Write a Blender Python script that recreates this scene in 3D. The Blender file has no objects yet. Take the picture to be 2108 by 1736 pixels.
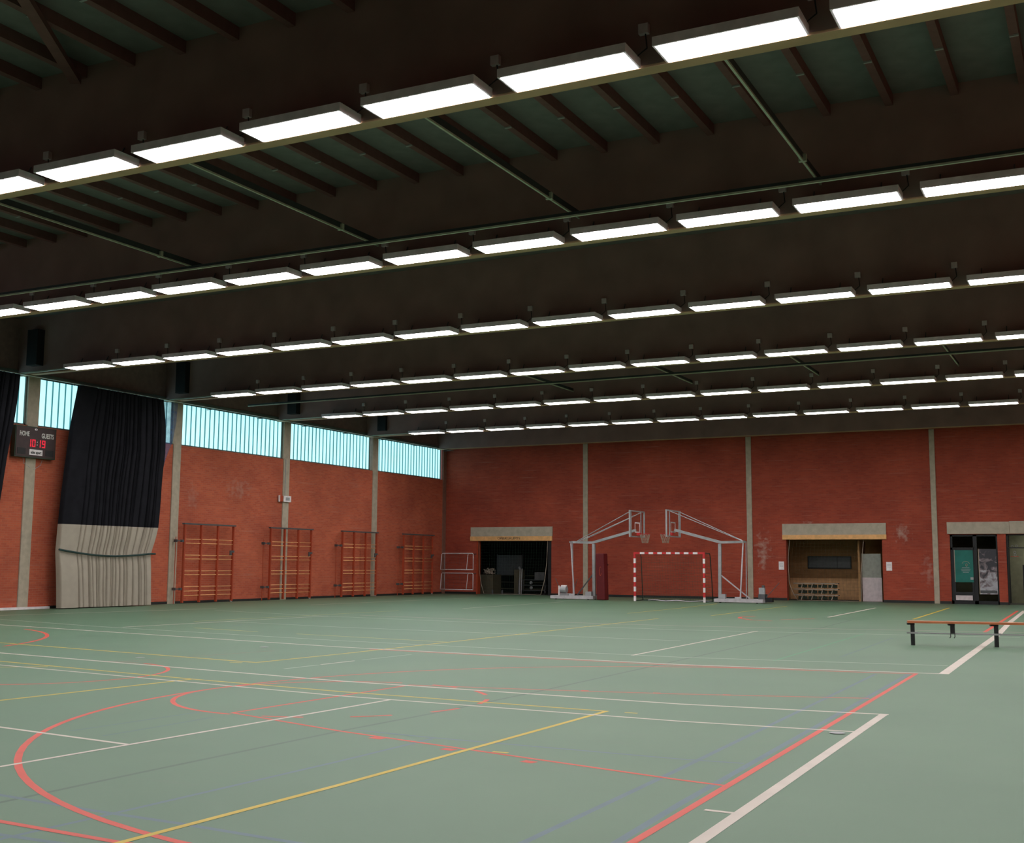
import bpy, math, random
from mathutils import Vector, Matrix
random.seed(4)
PI = math.pi
scene = bpy.context.scene
col = scene.collection

# ------------------------------------------------------------------ camera, world, exposure
YAW, PITCH, ROLL = 0.4719, 0.1210, 0.0071
cam_data = bpy.data.cameras.new('camera')
cam = bpy.data.objects.new('camera', cam_data)
col.objects.link(cam)
_f = Vector((-math.sin(YAW) * math.cos(PITCH), math.cos(YAW) * math.cos(PITCH), math.sin(PITCH)))
_r = Vector((math.cos(YAW), math.sin(YAW), 0))
_u = _r.cross(_f)
_r2 = math.cos(ROLL) * _r + math.sin(ROLL) * _u
_u2 = -math.sin(ROLL) * _r + math.cos(ROLL) * _u
cam.matrix_world = Matrix(((_r2.x, _u2.x, -_f.x, 0), (_r2.y, _u2.y, -_f.y, 0), (_r2.z, _u2.z, -_f.z, 1.5488), (0, 0, 0, 1)))
cam_data.sensor_width = 36
cam_data.lens = 2408.09 / 2108 * 36
cam_data.clip_end = 300
scene.camera = cam

world = bpy.data.worlds.new('world')
scene.world = world
world.use_nodes = True
world.node_tree.nodes['Background'].inputs[0].default_value = (0.55, 0.75, 0.9, 1)
world.node_tree.nodes['Background'].inputs[1].default_value = 1.0

vs = scene.view_settings
vs.view_transform = 'Standard'
vs.look = 'None'
vs.gamma = 1.0
vs.use_curve_mapping = False
vs.exposure = 0.0
LAMP = 22.0            # radiance of the fluorescent diffusers
LAMP_COL = (1.0, 0.955, 0.95)

# hall dimensions
XL, YB = -30.82, 52.83          # face of window wall, face of back wall
XR, YF = 9.0, -8.0              # walls outside the picture
S = 6.57                        # bay
ZD = 9.2                        # roof deck
ROW = {r: 44.84 + (r - 6) * S for r in range(-2, 7)}   # near edge of each lamp row
ZL = 7.38
LX0, LP, LL, LD = -28.127, 1.9832, 1.6, 0.4627


def strip_light(x0, x1, y, z=ZL):
    """the lamp rows go on outside the picture: one area light for that stretch"""
    l = bpy.data.lights.new('lamp_row', 'AREA')
    l.shape = 'RECTANGLE'
    l.size = x1 - x0
    l.size_y = LD
    area = (x1 - x0) * LD
    l.energy = LAMP * 0.8 * PI * area
    l.color = LAMP_COL
    o = bpy.data.objects.new('lamp_row', l)
    o.location = ((x0 + x1) / 2, y + LD / 2, z)
    col.objects.link(o)


for r in (0,):
    strip_light(LX0, 8.5, ROW[r])
for r in range(1, 7):
    strip_light(-0.4, 8.5, ROW[r])
strip_light(LX0, LX0 + 5.5 * LP + 0.6, ROW[1])
strip_light(LX0, LX0 + 1 * LP + 1.6, ROW[2])


# ------------------------------------------------------------------ materials
def nt(name):
    m = bpy.data.materials.new(name)
    m.use_nodes = True
    n, l = m.node_tree.nodes, m.node_tree.links
    return m, n, l, n['Principled BSDF']


def ramp(n, stops):
    r = n.new('ShaderNodeValToRGB')
    while len(r.color_ramp.elements) < len(stops):
        r.color_ramp.elements.new(0.5)
    for e, (p, c) in zip(r.color_ramp.elements, stops):
        e.position = p
        e.color = (*c, 1)
    return r


def plain(name, c, rough=0.5, metal=0.0, var=0.12, scale=6, bump=0.0, spec=0.4):
    m, n, l, b = nt(name)
    tc = n.new('ShaderNodeTexCoord')
    no = n.new('ShaderNodeTexNoise')
    no.inputs['Scale'].default_value = scale
    no.inputs['Detail'].default_value = 4
    l.new(tc.outputs['Object'], no.inputs['Vector'])
    lo = tuple(x * (1 - var) for x in c)
    hi = tuple(min(1, x * (1 + var)) for x in c)
    r = ramp(n, [(0.3, lo), (0.7, hi)])
    l.new(no.outputs['Fac'], r.inputs['Fac'])
    l.new(r.outputs['Color'], b.inputs['Base Color'])
    b.inputs['Roughness'].default_value = rough
    b.inputs['Metallic'].default_value = metal
    b.inputs['Specular IOR Level'].default_value = spec
    if bump:
        bp = n.new('ShaderNodeBump')
        bp.inputs['Strength'].default_value = bump
        bp.inputs['Distance'].default_value = 0.01
        l.new(no.outputs['Fac'], bp.inputs['Height'])
        l.new(bp.outputs['Normal'], b.inputs['Normal'])
    return m


def emit(name, c, s):
    m, n, l, b = nt(name)
    b.inputs['Base Color'].default_value = (0.02, 0.02, 0.02, 1)
    b.inputs['Emission Color'].default_value = (*c, 1)
    b.inputs['Emission Strength'].default_value = s
    return m


def brick_mat(name, axis, c1, c2, mortar, stains=()):
    """red brick; axis 'x' for a wall running along x, 'y' along y"""
    m, n, l, b = nt(name)
    tc = n.new('ShaderNodeTexCoord')
    sp = n.new('ShaderNodeSeparateXYZ')
    cb = n.new('ShaderNodeCombineXYZ')
    l.new(tc.outputs['Object'], sp.inputs[0])
    l.new(sp.outputs['X' if axis == 'x' else 'Y'], cb.inputs['X'])
    l.new(sp.outputs['Z'], cb.inputs['Y'])
    bt = n.new('ShaderNodeTexBrick')
    bt.inputs['Scale'].default_value = 1.0
    bt.inputs['Brick Width'].default_value = 0.22
    bt.inputs['Row Height'].default_value = 0.072
    bt.inputs['Mortar Size'].default_value = 0.007
    bt.inputs['Mortar Smooth'].default_value = 0.3
    bt.inputs['Bias'].default_value = -0.1
    bt.inputs['Color1'].default_value = (*c1, 1)
    bt.inputs['Color2'].default_value = (*c2, 1)
    bt.inputs['Mortar'].default_value = (*mortar, 1)
    l.new(cb.outputs[0], bt.inputs['Vector'])
    # blotchy large variation
    n1 = n.new('ShaderNodeTexNoise')
    n1.inputs['Scale'].default_value = 0.55
    n1.inputs['Detail'].default_value = 5
    l.new(cb.outputs[0], n1.inputs['Vector'])
    r1 = ramp(n, [(0.3, (0.8, 0.78, 0.8)), (0.7, (1.15, 1.15, 1.1))])
    l.new(n1.outputs['Fac'], r1.inputs['Fac'])
    mx = n.new('ShaderNodeMix'); mx.data_type = 'RGBA'; mx.blend_type = 'MULTIPLY'
    mx.inputs[0].default_value = 1
    l.new(bt.outputs['Color'], mx.inputs[6]); l.new(r1.outputs['Color'], mx.inputs[7])
    # long streaks of pale lime along single courses
    mp = n.new('ShaderNodeMapping')
    mp.inputs['Scale'].default_value = (0.55, 13.9, 1)
    l.new(cb.outputs[0], mp.inputs['Vector'])
    n2 = n.new('ShaderNodeTexNoise')
    n2.inputs['Scale'].default_value = 1.0
    n2.inputs['Detail'].default_value = 3
    l.new(mp.outputs[0], n2.inputs['Vector'])
    r2 = ramp(n, [(0.60, (0, 0, 0)), (0.74, (1, 1, 1))])
    l.new(n2.outputs['Fac'], r2.inputs['Fac'])
    mt = n.new('ShaderNodeMath'); mt.operation = 'MULTIPLY'
    l.new(r2.outputs['Color'], mt.inputs[0]); mt.inputs[1].default_value = 0.30
    my = n.new('ShaderNodeMix'); my.data_type = 'RGBA'
    l.new(mt.outputs[0], my.inputs[0])
    l.new(mx.outputs[2], my.inputs[6]); my.inputs[7].default_value = (0.50, 0.26, 0.20, 1)
    out = my.outputs[2]
    # patches of efflorescence (centre, half size)
    for (cx, cz, sx, sz, amt) in stains:
        m2 = n.new('ShaderNodeMapping')
        m2.inputs['Location'].default_value = (-cx / sx, -cz / sz, 0)
        m2.inputs['Scale'].default_value = (1 / sx, 1 / sz, 1)
        l.new(cb.outputs[0], m2.inputs['Vector'])
        ln = n.new('ShaderNodeVectorMath'); ln.operation = 'LENGTH'
        l.new(m2.outputs[0], ln.inputs[0])
        n3 = n.new('ShaderNodeTexNoise')
        n3.inputs['Scale'].default_value = 5
        n3.inputs['Detail'].default_value = 6
        l.new(cb.outputs[0], n3.inputs['Vector'])
        a = n.new('ShaderNodeMath'); a.operation = 'MULTIPLY_ADD'
        l.new(n3.outputs['Fac'], a.inputs[0]); a.inputs[1].default_value = 2.6
        a.inputs[2].default_value = -0.75
        s = n.new('ShaderNodeMath'); s.operation = 'SUBTRACT'; s.use_clamp = True
        l.new(a.outputs[0], s.inputs[0]); l.new(ln.outputs['Value'], s.inputs[1])
        k = n.new('ShaderNodeMath'); k.operation = 'MULTIPLY'; k.use_clamp = True
        l.new(s.outputs[0], k.inputs[0]); k.inputs[1].default_value = amt
        mz = n.new('ShaderNodeMix'); mz.data_type = 'RGBA'
        l.new(k.outputs[0], mz.inputs[0]); l.new(out, mz.inputs[6])
        mz.inputs[7].default_value = (0.50, 0.33, 0.28, 1)
        out = mz.outputs[2]
    l.new(out, b.inputs['Base Color'])
    b.inputs['Roughness'].default_value = 0.85
    b.inputs['Specular IOR Level'].default_value = 0.2
    bp = n.new('ShaderNodeBump')
    bp.inputs['Strength'].default_value = 0.5
    bp.inputs['Distance'].default_value = 0.008
    inv = n.new('ShaderNodeMath'); inv.operation = 'SUBTRACT'
    inv.inputs[0].default_value = 1
    l.new(bt.outputs['Fac'], inv.inputs[1])
    l.new(inv.outputs[0], bp.inputs['Height'])
    l.new(bp.outputs['Normal'], b.inputs['Normal'])
    return m


def floor_mat():
    m, n, l, b = nt('green_sports_floor')
    tc = n.new('ShaderNodeTexCoord')
    n1 = n.new('ShaderNodeTexNoise')
    n1.inputs['Scale'].default_value = 0.35; n1.inputs['Detail'].default_value = 6
    l.new(tc.outputs['Object'], n1.inputs['Vector'])
    r1 = ramp(n, [(0.3, (0.098, 0.193, 0.116)), (0.7, (0.119, 0.220, 0.133))])
    l.new(n1.outputs['Fac'], r1.inputs['Fac'])
    # scuffs
    mp = n.new('ShaderNodeMapping'); mp.inputs['Scale'].default_value = (0.7, 5.0, 1); mp.inputs['Rotation'].default_value = (0, 0, 0.5)
    l.new(tc.outputs['Object'], mp.inputs['Vector'])
    n2 = n.new('ShaderNodeTexNoise'); n2.inputs['Scale'].default_value = 0.9; n2.inputs['Detail'].default_value = 8; n2.inputs['Roughness'].default_value = 0.65
    l.new(mp.outputs[0], n2.inputs['Vector'])
    r2 = ramp(n, [(0.58, (0, 0, 0)), (0.80, (1, 1, 1))])
    l.new(n2.outputs['Fac'], r2.inputs['Fac'])
    k = n.new('ShaderNodeMath'); k.operation = 'MULTIPLY'; k.inputs[1].default_value = 0.35
    l.new(r2.outputs['Color'], k.inputs[0])
    mx = n.new('ShaderNodeMix'); mx.data_type = 'RGBA'
    l.new(k.outputs[0], mx.inputs[0]); l.new(r1.outputs['Color'], mx.inputs[6]); mx.inputs[7].default_value = (0.145, 0.185, 0.14, 1)
    l.new(mx.outputs[2], b.inputs['Base Color'])
    b.inputs['Roughness'].default_value = 0.46
    b.inputs['Specular IOR Level'].default_value = 0.38
    n3 = n.new('ShaderNodeTexNoise'); n3.inputs['Scale'].default_value = 60; n3.inputs['Detail'].default_value = 2
    l.new(tc.outputs['Object'], n3.inputs['Vector'])
    bp = n.new('ShaderNodeBump'); bp.inputs['Strength'].default_value = 0.08; bp.inputs['Distance'].default_value = 0.004
    l.new(n3.outputs['Fac'], bp.inputs['Height']); l.new(bp.outputs['Normal'], b.inputs['Normal'])
    return m


def cloth_mat(name, c, var=0.15):
    return plain(name, c, 0.95, var=var, scale=3, spec=0.05)


M = {}
M['floor'] = floor_mat()
BR1, BR2, BRM = (0.54, 0.130, 0.068), (0.44, 0.095, 0.054), (0.48, 0.165, 0.105)
M['brick_y'] = brick_mat('red_brick_window_wall', 'y', BR1, BR2, BRM, [(36.5, 4.4, 1.3, 0.7, 0.5), (33.9, 4.0, 0.5, 0.9, 0.4)])
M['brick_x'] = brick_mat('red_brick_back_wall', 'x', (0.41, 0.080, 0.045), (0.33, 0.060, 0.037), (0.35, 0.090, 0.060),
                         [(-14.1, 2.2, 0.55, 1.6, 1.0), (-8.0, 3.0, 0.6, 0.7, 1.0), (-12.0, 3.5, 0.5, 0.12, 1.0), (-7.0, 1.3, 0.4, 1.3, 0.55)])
M['concrete'] = plain('grey_concrete', (0.45, 0.39, 0.30), 0.85, scale=5, bump=0.3)
M['lintel'] = plain('grey_concrete_lintel', (0.48, 0.425, 0.335), 0.85, scale=4, bump=0.3)
M['corner'] = plain('dull_brown_corner_post', (0.25, 0.12, 0.085), 0.85)
M['frame_green'] = plain('grey_green_window_frame', (0.10, 0.125, 0.11), 0.6)
M['beam'] = plain('dark_stained_glulam', (0.27, 0.168, 0.158), 0.75, scale=1.2, var=0.15)
M['soffit_wood'] = plain('beam_underside_lamp_tint', (0.50, 0.33, 0.20), 0.7, scale=1.2, var=0.15)  # beam wood coloured lighter for the glow of the lamps beside it
M['purlin'] = plain('dark_red_brown_purlin', (0.16, 0.075, 0.07), 0.8)
M['deck'] = plain('grey_green_roof_board', (0.165, 0.16, 0.155), 0.9, scale=3)
M['fascia'] = plain('brown_fascia_board', (0.20, 0.13, 0.12), 0.8)
M['black'] = plain('black_painted_steel', (0.012, 0.013, 0.015), 0.5)
M['rail'] = plain('pale_green_steel_rail', (0.42, 0.45, 0.36), 0.45, 0.1)
M['rail_dark'] = plain('dark_steel_web', (0.03, 0.04, 0.045), 0.6)
M['lamp_white'] = plain('white_lamp_housing', (0.74, 0.66, 0.74), 0.5)
M['lamp_on'] = emit('lit_lamp_diffuser', LAMP_COL, LAMP)
M['box_grey'] = plain('pale_grey_junction_box', (0.55, 0.50, 0.53), 0.5)
M['pane'] = None
M['grout'] = emit('daylit_green_glass_joint', (0.08, 0.38, 0.42), 0.6)
M['net_black'] = cloth_mat('black_curtain_mesh', (0.016, 0.016, 0.020))
M['canvas'] = cloth_mat('grey_curtain_canvas', (0.42, 0.375, 0.31), 0.06)
M['strap'] = plain('dark_green_cord', (0.02, 0.05, 0.045), 0.7)
M['score'] = plain('dark_maroon_board', (0.050, 0.030, 0.030), 0.5)
M['score_edge'] = plain('dark_green_board_rim', (0.02, 0.045, 0.025), 0.5)
M['white'] = plain('white_paint', (0.84, 0.79, 0.80), 0.6)
M['lettering'] = plain('white_lettering', (0.70, 0.70, 0.66), 0.6)
M['ink'] = plain('black_ink', (0.02, 0.02, 0.02), 0.6)
M['led'] = emit('red_digit', (0.95, 0.015, 0.05), 0.75)
M['red'] = plain('signal_red_paint', (0.60, 0.030, 0.035), 0.5)
M['rust_red'] = plain('red_brown_painted_wood', (0.40, 0.060, 0.022), 0.55)
M['rung'] = plain('orange_varnished_rung', (0.80, 0.40, 0.17), 0.5)
M['yellow_board'] = plain('ochre_painted_board', (0.86, 0.47, 0.19), 0.7)
M['steel_grey'] = plain('light_grey_painted_steel', (0.36, 0.37, 0.38), 0.45, 0.1)
M['steel_dark'] = plain('dark_grey_steel', (0.10, 0.105, 0.11), 0.5, 0.3)
M['steel_lilac'] = plain('pale_lilac_grey_paint', (0.50, 0.47, 0.50), 0.55)
M['pad'] = plain('dark_red_vinyl_pad', (0.115, 0.007, 0.010), 0.45)
M['rubber'] = plain('black_rubber', (0.01, 0.01, 0.011), 0.7)
M['net_green'] = plain('dark_green_net_cord', (0.05, 0.10, 0.07), 0.9)
M['wainscot'] = plain('lighter_ochre_panelling', (0.62, 0.36, 0.17), 0.8)
M['gap_dark'] = plain('dark_gap_fill', (0.02, 0.03, 0.018), 0.9)  # darkness of the gaps between stacked benches, put into a colour
M['net_pale'] = plain('pale_net_cord', (0.40, 0.33, 0.26), 0.9)
M['bench'] = plain('orange_brown_bench_wood', (0.50, 0.17, 0.07), 0.5, scale=4)
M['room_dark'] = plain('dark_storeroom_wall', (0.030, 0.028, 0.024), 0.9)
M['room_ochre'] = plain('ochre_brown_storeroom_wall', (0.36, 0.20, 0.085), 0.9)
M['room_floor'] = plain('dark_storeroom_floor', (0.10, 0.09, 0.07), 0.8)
M['door_grey_up'] = plain('grey_green_door_panel', (0.34, 0.36, 0.31), 0.7)
M['door_grey_low'] = plain('lilac_grey_door_panel', (0.68, 0.60, 0.61), 0.7)
M['poster_green'] = plain('green_poster_paper', (0.012, 0.16, 0.13), 0.6, var=0.2, scale=2)
M['corridor'] = plain('olive_corridor_wall', (0.30, 0.29, 0.18), 0.9)
M['wood_dark'] = plain('dark_brown_bench_wood', (0.09, 0.075, 0.045), 0.7)
M['baseboard'] = plain('black_skirting', (0.02, 0.022, 0.02), 0.6)


def glass_mat():
    m, n, l, b = nt('dark_door_glass')
    b.inputs['Base Color'].default_value = (0.75, 0.8, 0.78, 1)
    b.inputs['Roughness'].default_value = 0.05
    b.inputs['Transmission Weight'].default_value = 1.0
    b.inputs['IOR'].default_value = 1.02
    b.inputs['Alpha'].default_value = 0.35
    return m


def pane_mat():
    m, n, l, b = nt('daylit_profiled_glass')
    b.inputs['Base Color'].default_value = (0.3, 0.4, 0.42, 1)
    tc = n.new('ShaderNodeTexCoord')
    no = n.new('ShaderNodeTexNoise'); no.inputs['Scale'].default_value = 0.8
    l.new(tc.outputs['Object'], no.inputs['Vector'])
    r = ramp(n, [(0.3, (0.44, 0.93, 1.0)), (0.7, (0.58, 0.97, 1.0))])
    l.new(no.outputs['Fac'], r.inputs['Fac'])
    l.new(r.outputs['Color'], b.inputs['Emission Color'])
    b.inputs['Emission Strength'].default_value = 1.2
    b.inputs['Roughness'].default_value = 0.3
    return m


def sheer_mat():
    m, n, l, b = nt('sheer_blue_black_mesh')
    b.inputs['Base Color'].default_value = (0.06, 0.11, 0.24, 1)
    b.inputs['Roughness'].default_value = 0.9
    tc = n.new('ShaderNodeTexCoord')
    no = n.new('ShaderNodeTexNoise'); no.inputs['Scale'].default_value = 4
    l.new(tc.outputs['Object'], no.inputs['Vector'])
    r = ramp(n, [(0.3, (0.55,) * 3), (0.7, (0.72,) * 3)])
    l.new(no.outputs['Fac'], r.inputs['Fac'])
    l.new(r.outputs['Color'], b.inputs['Alpha'])
    return m


def photo_poster_mat():
    m, n, l, b = nt('black_white_photo_print')
    tc = n.new('ShaderNodeTexCoord')
    no = n.new('ShaderNodeTexNoise'); no.inputs['Scale'].default_value = 3.2; no.inputs['Detail'].default_value = 3; no.inputs['Distortion'].default_value = 1.2
    l.new(tc.outputs['Object'], no.inputs['Vector'])
    sp = n.new('ShaderNodeSeparateXYZ'); l.new(tc.outputs['Object'], sp.inputs[0])
    a = n.new('ShaderNodeMath'); a.operation = 'MULTIPLY_ADD'
    l.new(sp.outputs['Z'], a.inputs[0]); a.inputs[1].default_value = -0.17; a.inputs[2].default_value = 0.22
    s = n.new('ShaderNodeMath'); s.operation = 'ADD'
    l.new(a.outputs[0], s.inputs[0]); l.new(no.outputs['Fac'], s.inputs[1])
    r = ramp(n, [(0.38, (0.04, 0.04, 0.05)), (0.50, (0.20, 0.16, 0.17)), (0.64, (0.42, 0.42, 0.46))])
    l.new(s.outputs[0], r.inputs['Fac'])
    l.new(r.outputs['Color'], b.inputs['Base Color'])
    b.inputs['Roughness'].default_value = 0.6
    return m


M['glass'] = glass_mat()
M['pane'] = pane_mat()
M['sheer'] = sheer_mat()
M['photo'] = photo_poster_mat()


# ------------------------------------------------------------------ mesh builder
class MB:
    def __init__(s):
        s.v, s.f = [], []

    def box(s, x0, x1, y0, y1, z0, z1):
        b = len(s.v)
        s.v += [(x, y, z) for z in (z0, z1) for x, y in ((x0, y0), (x1, y0), (x1, y1), (x0, y1))]
        s.f += [tuple(b + i for i in q) for q in ((0, 3, 2, 1), (4, 5, 6, 7), (0, 1, 5, 4), (1, 2, 6, 5), (2, 3, 7, 6), (3, 0, 4, 7))]
        return s

    def bev(s, x0, x1, y0, y1, z0, z1, c=0.01):
        """box whose long edges are chamfered in plan"""
        pts = [(x0 + c, y0), (x1 - c, y0), (x1, y0 + c), (x1, y1 - c), (x1 - c, y1), (x0 + c, y1), (x0, y1 - c), (x0, y0 + c)]
        return s.prism(pts, z0, z1)

    def prism(s, pts, z0, z1):
        b, n = len(s.v), len(pts)
        s.v += [(x, y, z0) for x, y in pts] + [(x, y, z1) for x, y in pts]
        s.f += [tuple(b + i for i in reversed(range(n))), tuple(b + n + i for i in range(n))]
        s.f += [(b + i, b + (i + 1) % n, b + n + (i + 1) % n, b + n + i) for i in range(n)]
        return s

    def tube(s, pts, r, n=8, closed=False):
        pts = [Vector(p) for p in pts]
        b = len(s.v)
        m = len(pts)
        for i, p in enumerate(pts):
            if closed:
                t = pts[(i + 1) % m] - pts[i - 1]
            else:
                t = pts[min(i + 1, m - 1)] - pts[max(i - 1, 0)]
            t.normalize()
            a = Vector((0, 0, 1)) if abs(t.z) < 0.9 else Vector((1, 0, 0))
            u = t.cross(a).normalized(); w = t.cross(u)
            rr = r[i] if isinstance(r, (list, tuple)) else r
            for k in range(n):
                an = 2 * PI * k / n
                s.v.append(tuple(p + (u * math.cos(an) + w * math.sin(an)) * rr))
        for i in range(m if closed else m - 1):
            j = (i + 1) % m
            for k in range(n):
                s.f.append((b + i * n + k, b + i * n + (k + 1) % n, b + j * n + (k + 1) % n, b + j * n + k))
        if not closed:
            s.f.append(tuple(b + k for k in reversed(range(n))))
            s.f.append(tuple(b + (m - 1) * n + k for k in range(n)))
        return s

    def bar(s, p, q, w, h):
        """rectangular bar from p to q, w wide horizontally, h high"""
        p, q = Vector(p), Vector(q)
        t = (q - p).normalized()
        a = Vector((0, 0, 1)) if abs(t.z) < 0.98 else Vector((0, 1, 0))
        u = t.cross(a).normalized() * (w / 2); v = t.cross(u).normalized() * (h / 2)
        b = len(s.v)
        for c in (p, q):
            for d in (-u - v, u - v, u + v, -u + v):
                s.v.append(tuple(c + d))
        s.f += [tuple(b + i for i in f) for f in ((3, 2, 1, 0), (4, 5, 6, 7), (0, 1, 5, 4), (1, 2, 6, 5), (2, 3, 7, 6), (3, 0, 4, 7))]
        return s

    def ball(s, c, r, n=12, m=8):
        b = len(s.v)
        for i in range(1, m):
            th = PI * i / m
            for k in range(n):
                ph = 2 * PI * k / n
                s.v.append((c[0] + r * math.sin(th) * math.cos(ph), c[1] + r * math.sin(th) * math.sin(ph), c[2] + r * math.cos(th)))
        s.v += [(c[0], c[1], c[2] + r), (c[0], c[1], c[2] - r)]
        t, d = len(s.v) - 2, len(s.v) - 1
        for i in range(m - 2):
            for k in range(n):
                k2 = (k + 1) % n
                s.f.append((b + i * n + k, b + (i + 1) * n + k, b + (i + 1) * n + k2, b + i * n + k2))
        for k in range(n):
            s.f.append((t, b + k, b + (k + 1) % n))
            s.f.append((d, b + (m - 2) * n + (k + 1) % n, b + (m - 2) * n + k))
        return s

    def quad(s, *p):
        b = len(s.v)
        s.v += [tuple(x) for x in p]
        s.f.append(tuple(range(b, b + len(p))))
        return s

    def build(s, name, mat, parent=None, smooth=False, loc=None):
        me = bpy.data.meshes.new(name)
        me.from_pydata(s.v, [], s.f)
        me.validate()
        me.materials.append(mat)
        if smooth:
            for p in me.polygons:
                p.use_smooth = True
        o = bpy.data.objects.new(name, me)
        col.objects.link(o)
        if parent:
            o.parent = parent
        if loc:
            o.location = loc
        return o


def empty(name, loc=(0, 0, 0), rz=0.0):
    o = bpy.data.objects.new(name, None)
    o.location = loc
    o.rotation_euler = (0, 0, rz)
    o.empty_display_size = 0.1
    col.objects.link(o)
    return o


def tag(o, label=None, cat=None, group=None, kind=None):
    if label: o['label'] = label
    if cat: o['category'] = cat
    if group: o['group'] = group
    if kind: o['kind'] = kind
    return o


def copy_tree(o, parent=None):
    c = o.copy()
    col.objects.link(c)
    if parent:
        c.parent = parent
    for ch in list(o.children):
        copy_tree(ch, c)
    return c


def text_obj(s, name, mat, parent, size, sx, origin, ux, uy, depth=0.006, align='CENTER', bold=0.004):
    """flat lettering; origin is centre of the text, ux text direction, uy up"""
    cu = bpy.data.curves.new(name, 'FONT')
    cu.body = s
    cu.size = size
    cu.align_x = align
    cu.align_y = 'CENTER'
    cu.extrude = depth / 2
    cu.resolution_u = 3
    cu.offset = bold
    t = bpy.data.objects.new('tmp_text', cu)
    col.objects.link(t)
    dg = bpy.context.evaluated_depsgraph_get()
    me = bpy.data.meshes.new_from_object(t.evaluated_get(dg))
    bpy.data.objects.remove(t)
    ux, uy = Vector(ux), Vector(uy)
    n = ux.cross(uy)
    o3 = Vector(origin)
    for v in me.vertices:
        v.co = o3 + ux * (v.co.x * sx) + uy * v.co.y + n * v.co.z
    me.materials.clear()
    me.materials.append(mat)
    o = bpy.data.objects.new(name, me)
    col.objects.link(o)
    o.parent = parent
    return o


# ------------------------------------------------------------------ floor and court lines
fl = MB().box(XL - 0.3, XR, YF, YB + 0.35, -0.2, 0.0).build('floor', M['floor'])
tag(fl, 'green sports floor with coloured court lines', kind='structure')

LC = {
    'white': ((0.64, 0.57, 0.50), 'white court line'),
    'faint': ((0.36, 0.42, 0.34), 'faint pale court line'),
    'pink': ((0.42, 0.33, 0.29), 'pale pinkish court line'),
    'yellow': ((0.62, 0.45, 0.05), 'yellow court line'),
    'fyellow': ((0.42, 0.40, 0.12), 'faint yellow court line'),
    'red': ((0.68, 0.085, 0.055), 'red court line'),
    'fred': ((0.27, 0.15, 0.105), 'faint red court line'),
    'blue': ((0.118, 0.190, 0.225), 'blue court line'),
    'fblue': ((0.108, 0.195, 0.165), 'faint blue court line'),
    'dark': ((0.086, 0.148, 0.104), 'dark grey court line'),
    'green': ((0.085, 0.29, 0.15), 'bright green court line'),
}
LM = {k: plain(k + '_line_paint', v[0], 0.48, var=0.06, scale=3, spec=0.36) for k, v in LC.items()}
LZ = {'dark': 1, 'fblue': 2, 'blue': 3, 'green': 4, 'fred': 5, 'faint': 6, 'fyellow': 7, 'red': 8, 'pink': 9, 'yellow': 10, 'white': 11}
_nl = [0]


def line(pts, w, c):
    """painted band along pts"""
    _nl[0] += 1
    z = 0.00015 * LZ[c] + 0.000004 * (_nl[0] % 30)
    P = [Vector((p[0], p[1], 0)) for p in pts]
    mb = MB()
    L, Rr = [], []
    for i, p in enumerate(P):
        t = (P[min(i + 1, len(P) - 1)] - P[max(i - 1, 0)]).normalized()
        nrm = Vector((-t.y, t.x, 0)) * (w / 2)
        L.append(p + nrm); Rr.append(p - nrm)
    m = len(P)
    mb.v = [(q.x, q.y, z) for q in Rr] + [(q.x, q.y, z) for q in L]
    mb.f = [(i, i + 1, m + i + 1, m + i) for i in range(m - 1)]
    o = mb.build('court_line', LM[c], fl)
    o['label'] = LC[c][1]
    return o


def arc(cx, cy, r, a0, a1, w, c, n=48):
    k = max(3, int(n * abs(a1 - a0) / 360))
    return line([(cx + r * math.cos(math.radians(a0 + (a1 - a0) * i / k)), cy + r * math.sin(math.radians(a0 + (a1 - a0) * i / k))) for i in range(k + 1)], w, c)


line([(-30.0, 21.1), (-23.89, 19.85), (-12.73, 18.1), (-6.09, 17.8), (-2.32, 18.30)], 0.08, 'white')
line([(-12.0, 17.93), (-6.2, 17.62), (-3.2, 17.95), (-2.62, 18.12)], 0.07, 'red')
line([(-20, 14.6), (-16.72, 13.90), (-9.08, 12.95), (-4.39, 12.79), (-2.17, 13.01)], 0.07, 'white')
line([(-19, 13.0), (-14.80, 12.32), (-8.11, 11.53), (-3.91, 11.40), (-2.24, 11.52)], 0.055, 'white')
line([(-12, 8.1), (-9.33, 7.80), (-7.53, 7.61)], 0.05, 'white')
line([(-7.62, 5.0), (-7.55, 6.36), (-7.42, 10.55), (-7.40, 11.50)], 0.05, 'white')
line([(-2.12, 5.2), (-2.15, 6.5), (-2.22, 13.05)], 0.085, 'white')
line([(-2.39, 7.42), (-2.19, 7.41)], 0.05, 'white')
line([(-2.26, 18.28), (-2.42, 29.29), (-2.66, 36.34), (-2.88, 46.2)], 0.14, 'white')
line([(-26.14, 21.67), (-21.63, 20.64), (-13.77, 19.55), (-6.55, 19.2), (-2.39, 19.85)], 0.075, 'faint')
line([(-7.42, 19.14), (-7.59, 27.80)], 0.06, 'white')
line([(-20.67, 24.17), (-16.68, 23.63), (-7.98, 23.31)], 0.08, 'faint')
line([(-25.62, 29.42), (-20.32, 28.18), (-14.74, 27.45), (-9.33, 27.23), (-1.9, 28.6)], 0.10, 'faint')
line([(-19.94, 29.25), (-15.46, 28.85), (-9.89, 28.95), (-1.9, 30.9)], 0.10, 'pink')
line([(-7.76, 36.40), (-7.98, 45.74)], 0.09, 'white')
line([(-20.05, 35.63), (-20.26, 44.56)], 0.07, 'white')
line([(-26.19, 35.25), (-25.92, 46.68)], 0.07, 'white')
line([(-28.2, 20.0), (-27.96, 23.18), (-26.60, 30.59)], 0.09, 'white')
line([(-20.82, 20.71), (-20.43, 28.33)], 0.08, 'white')
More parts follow.
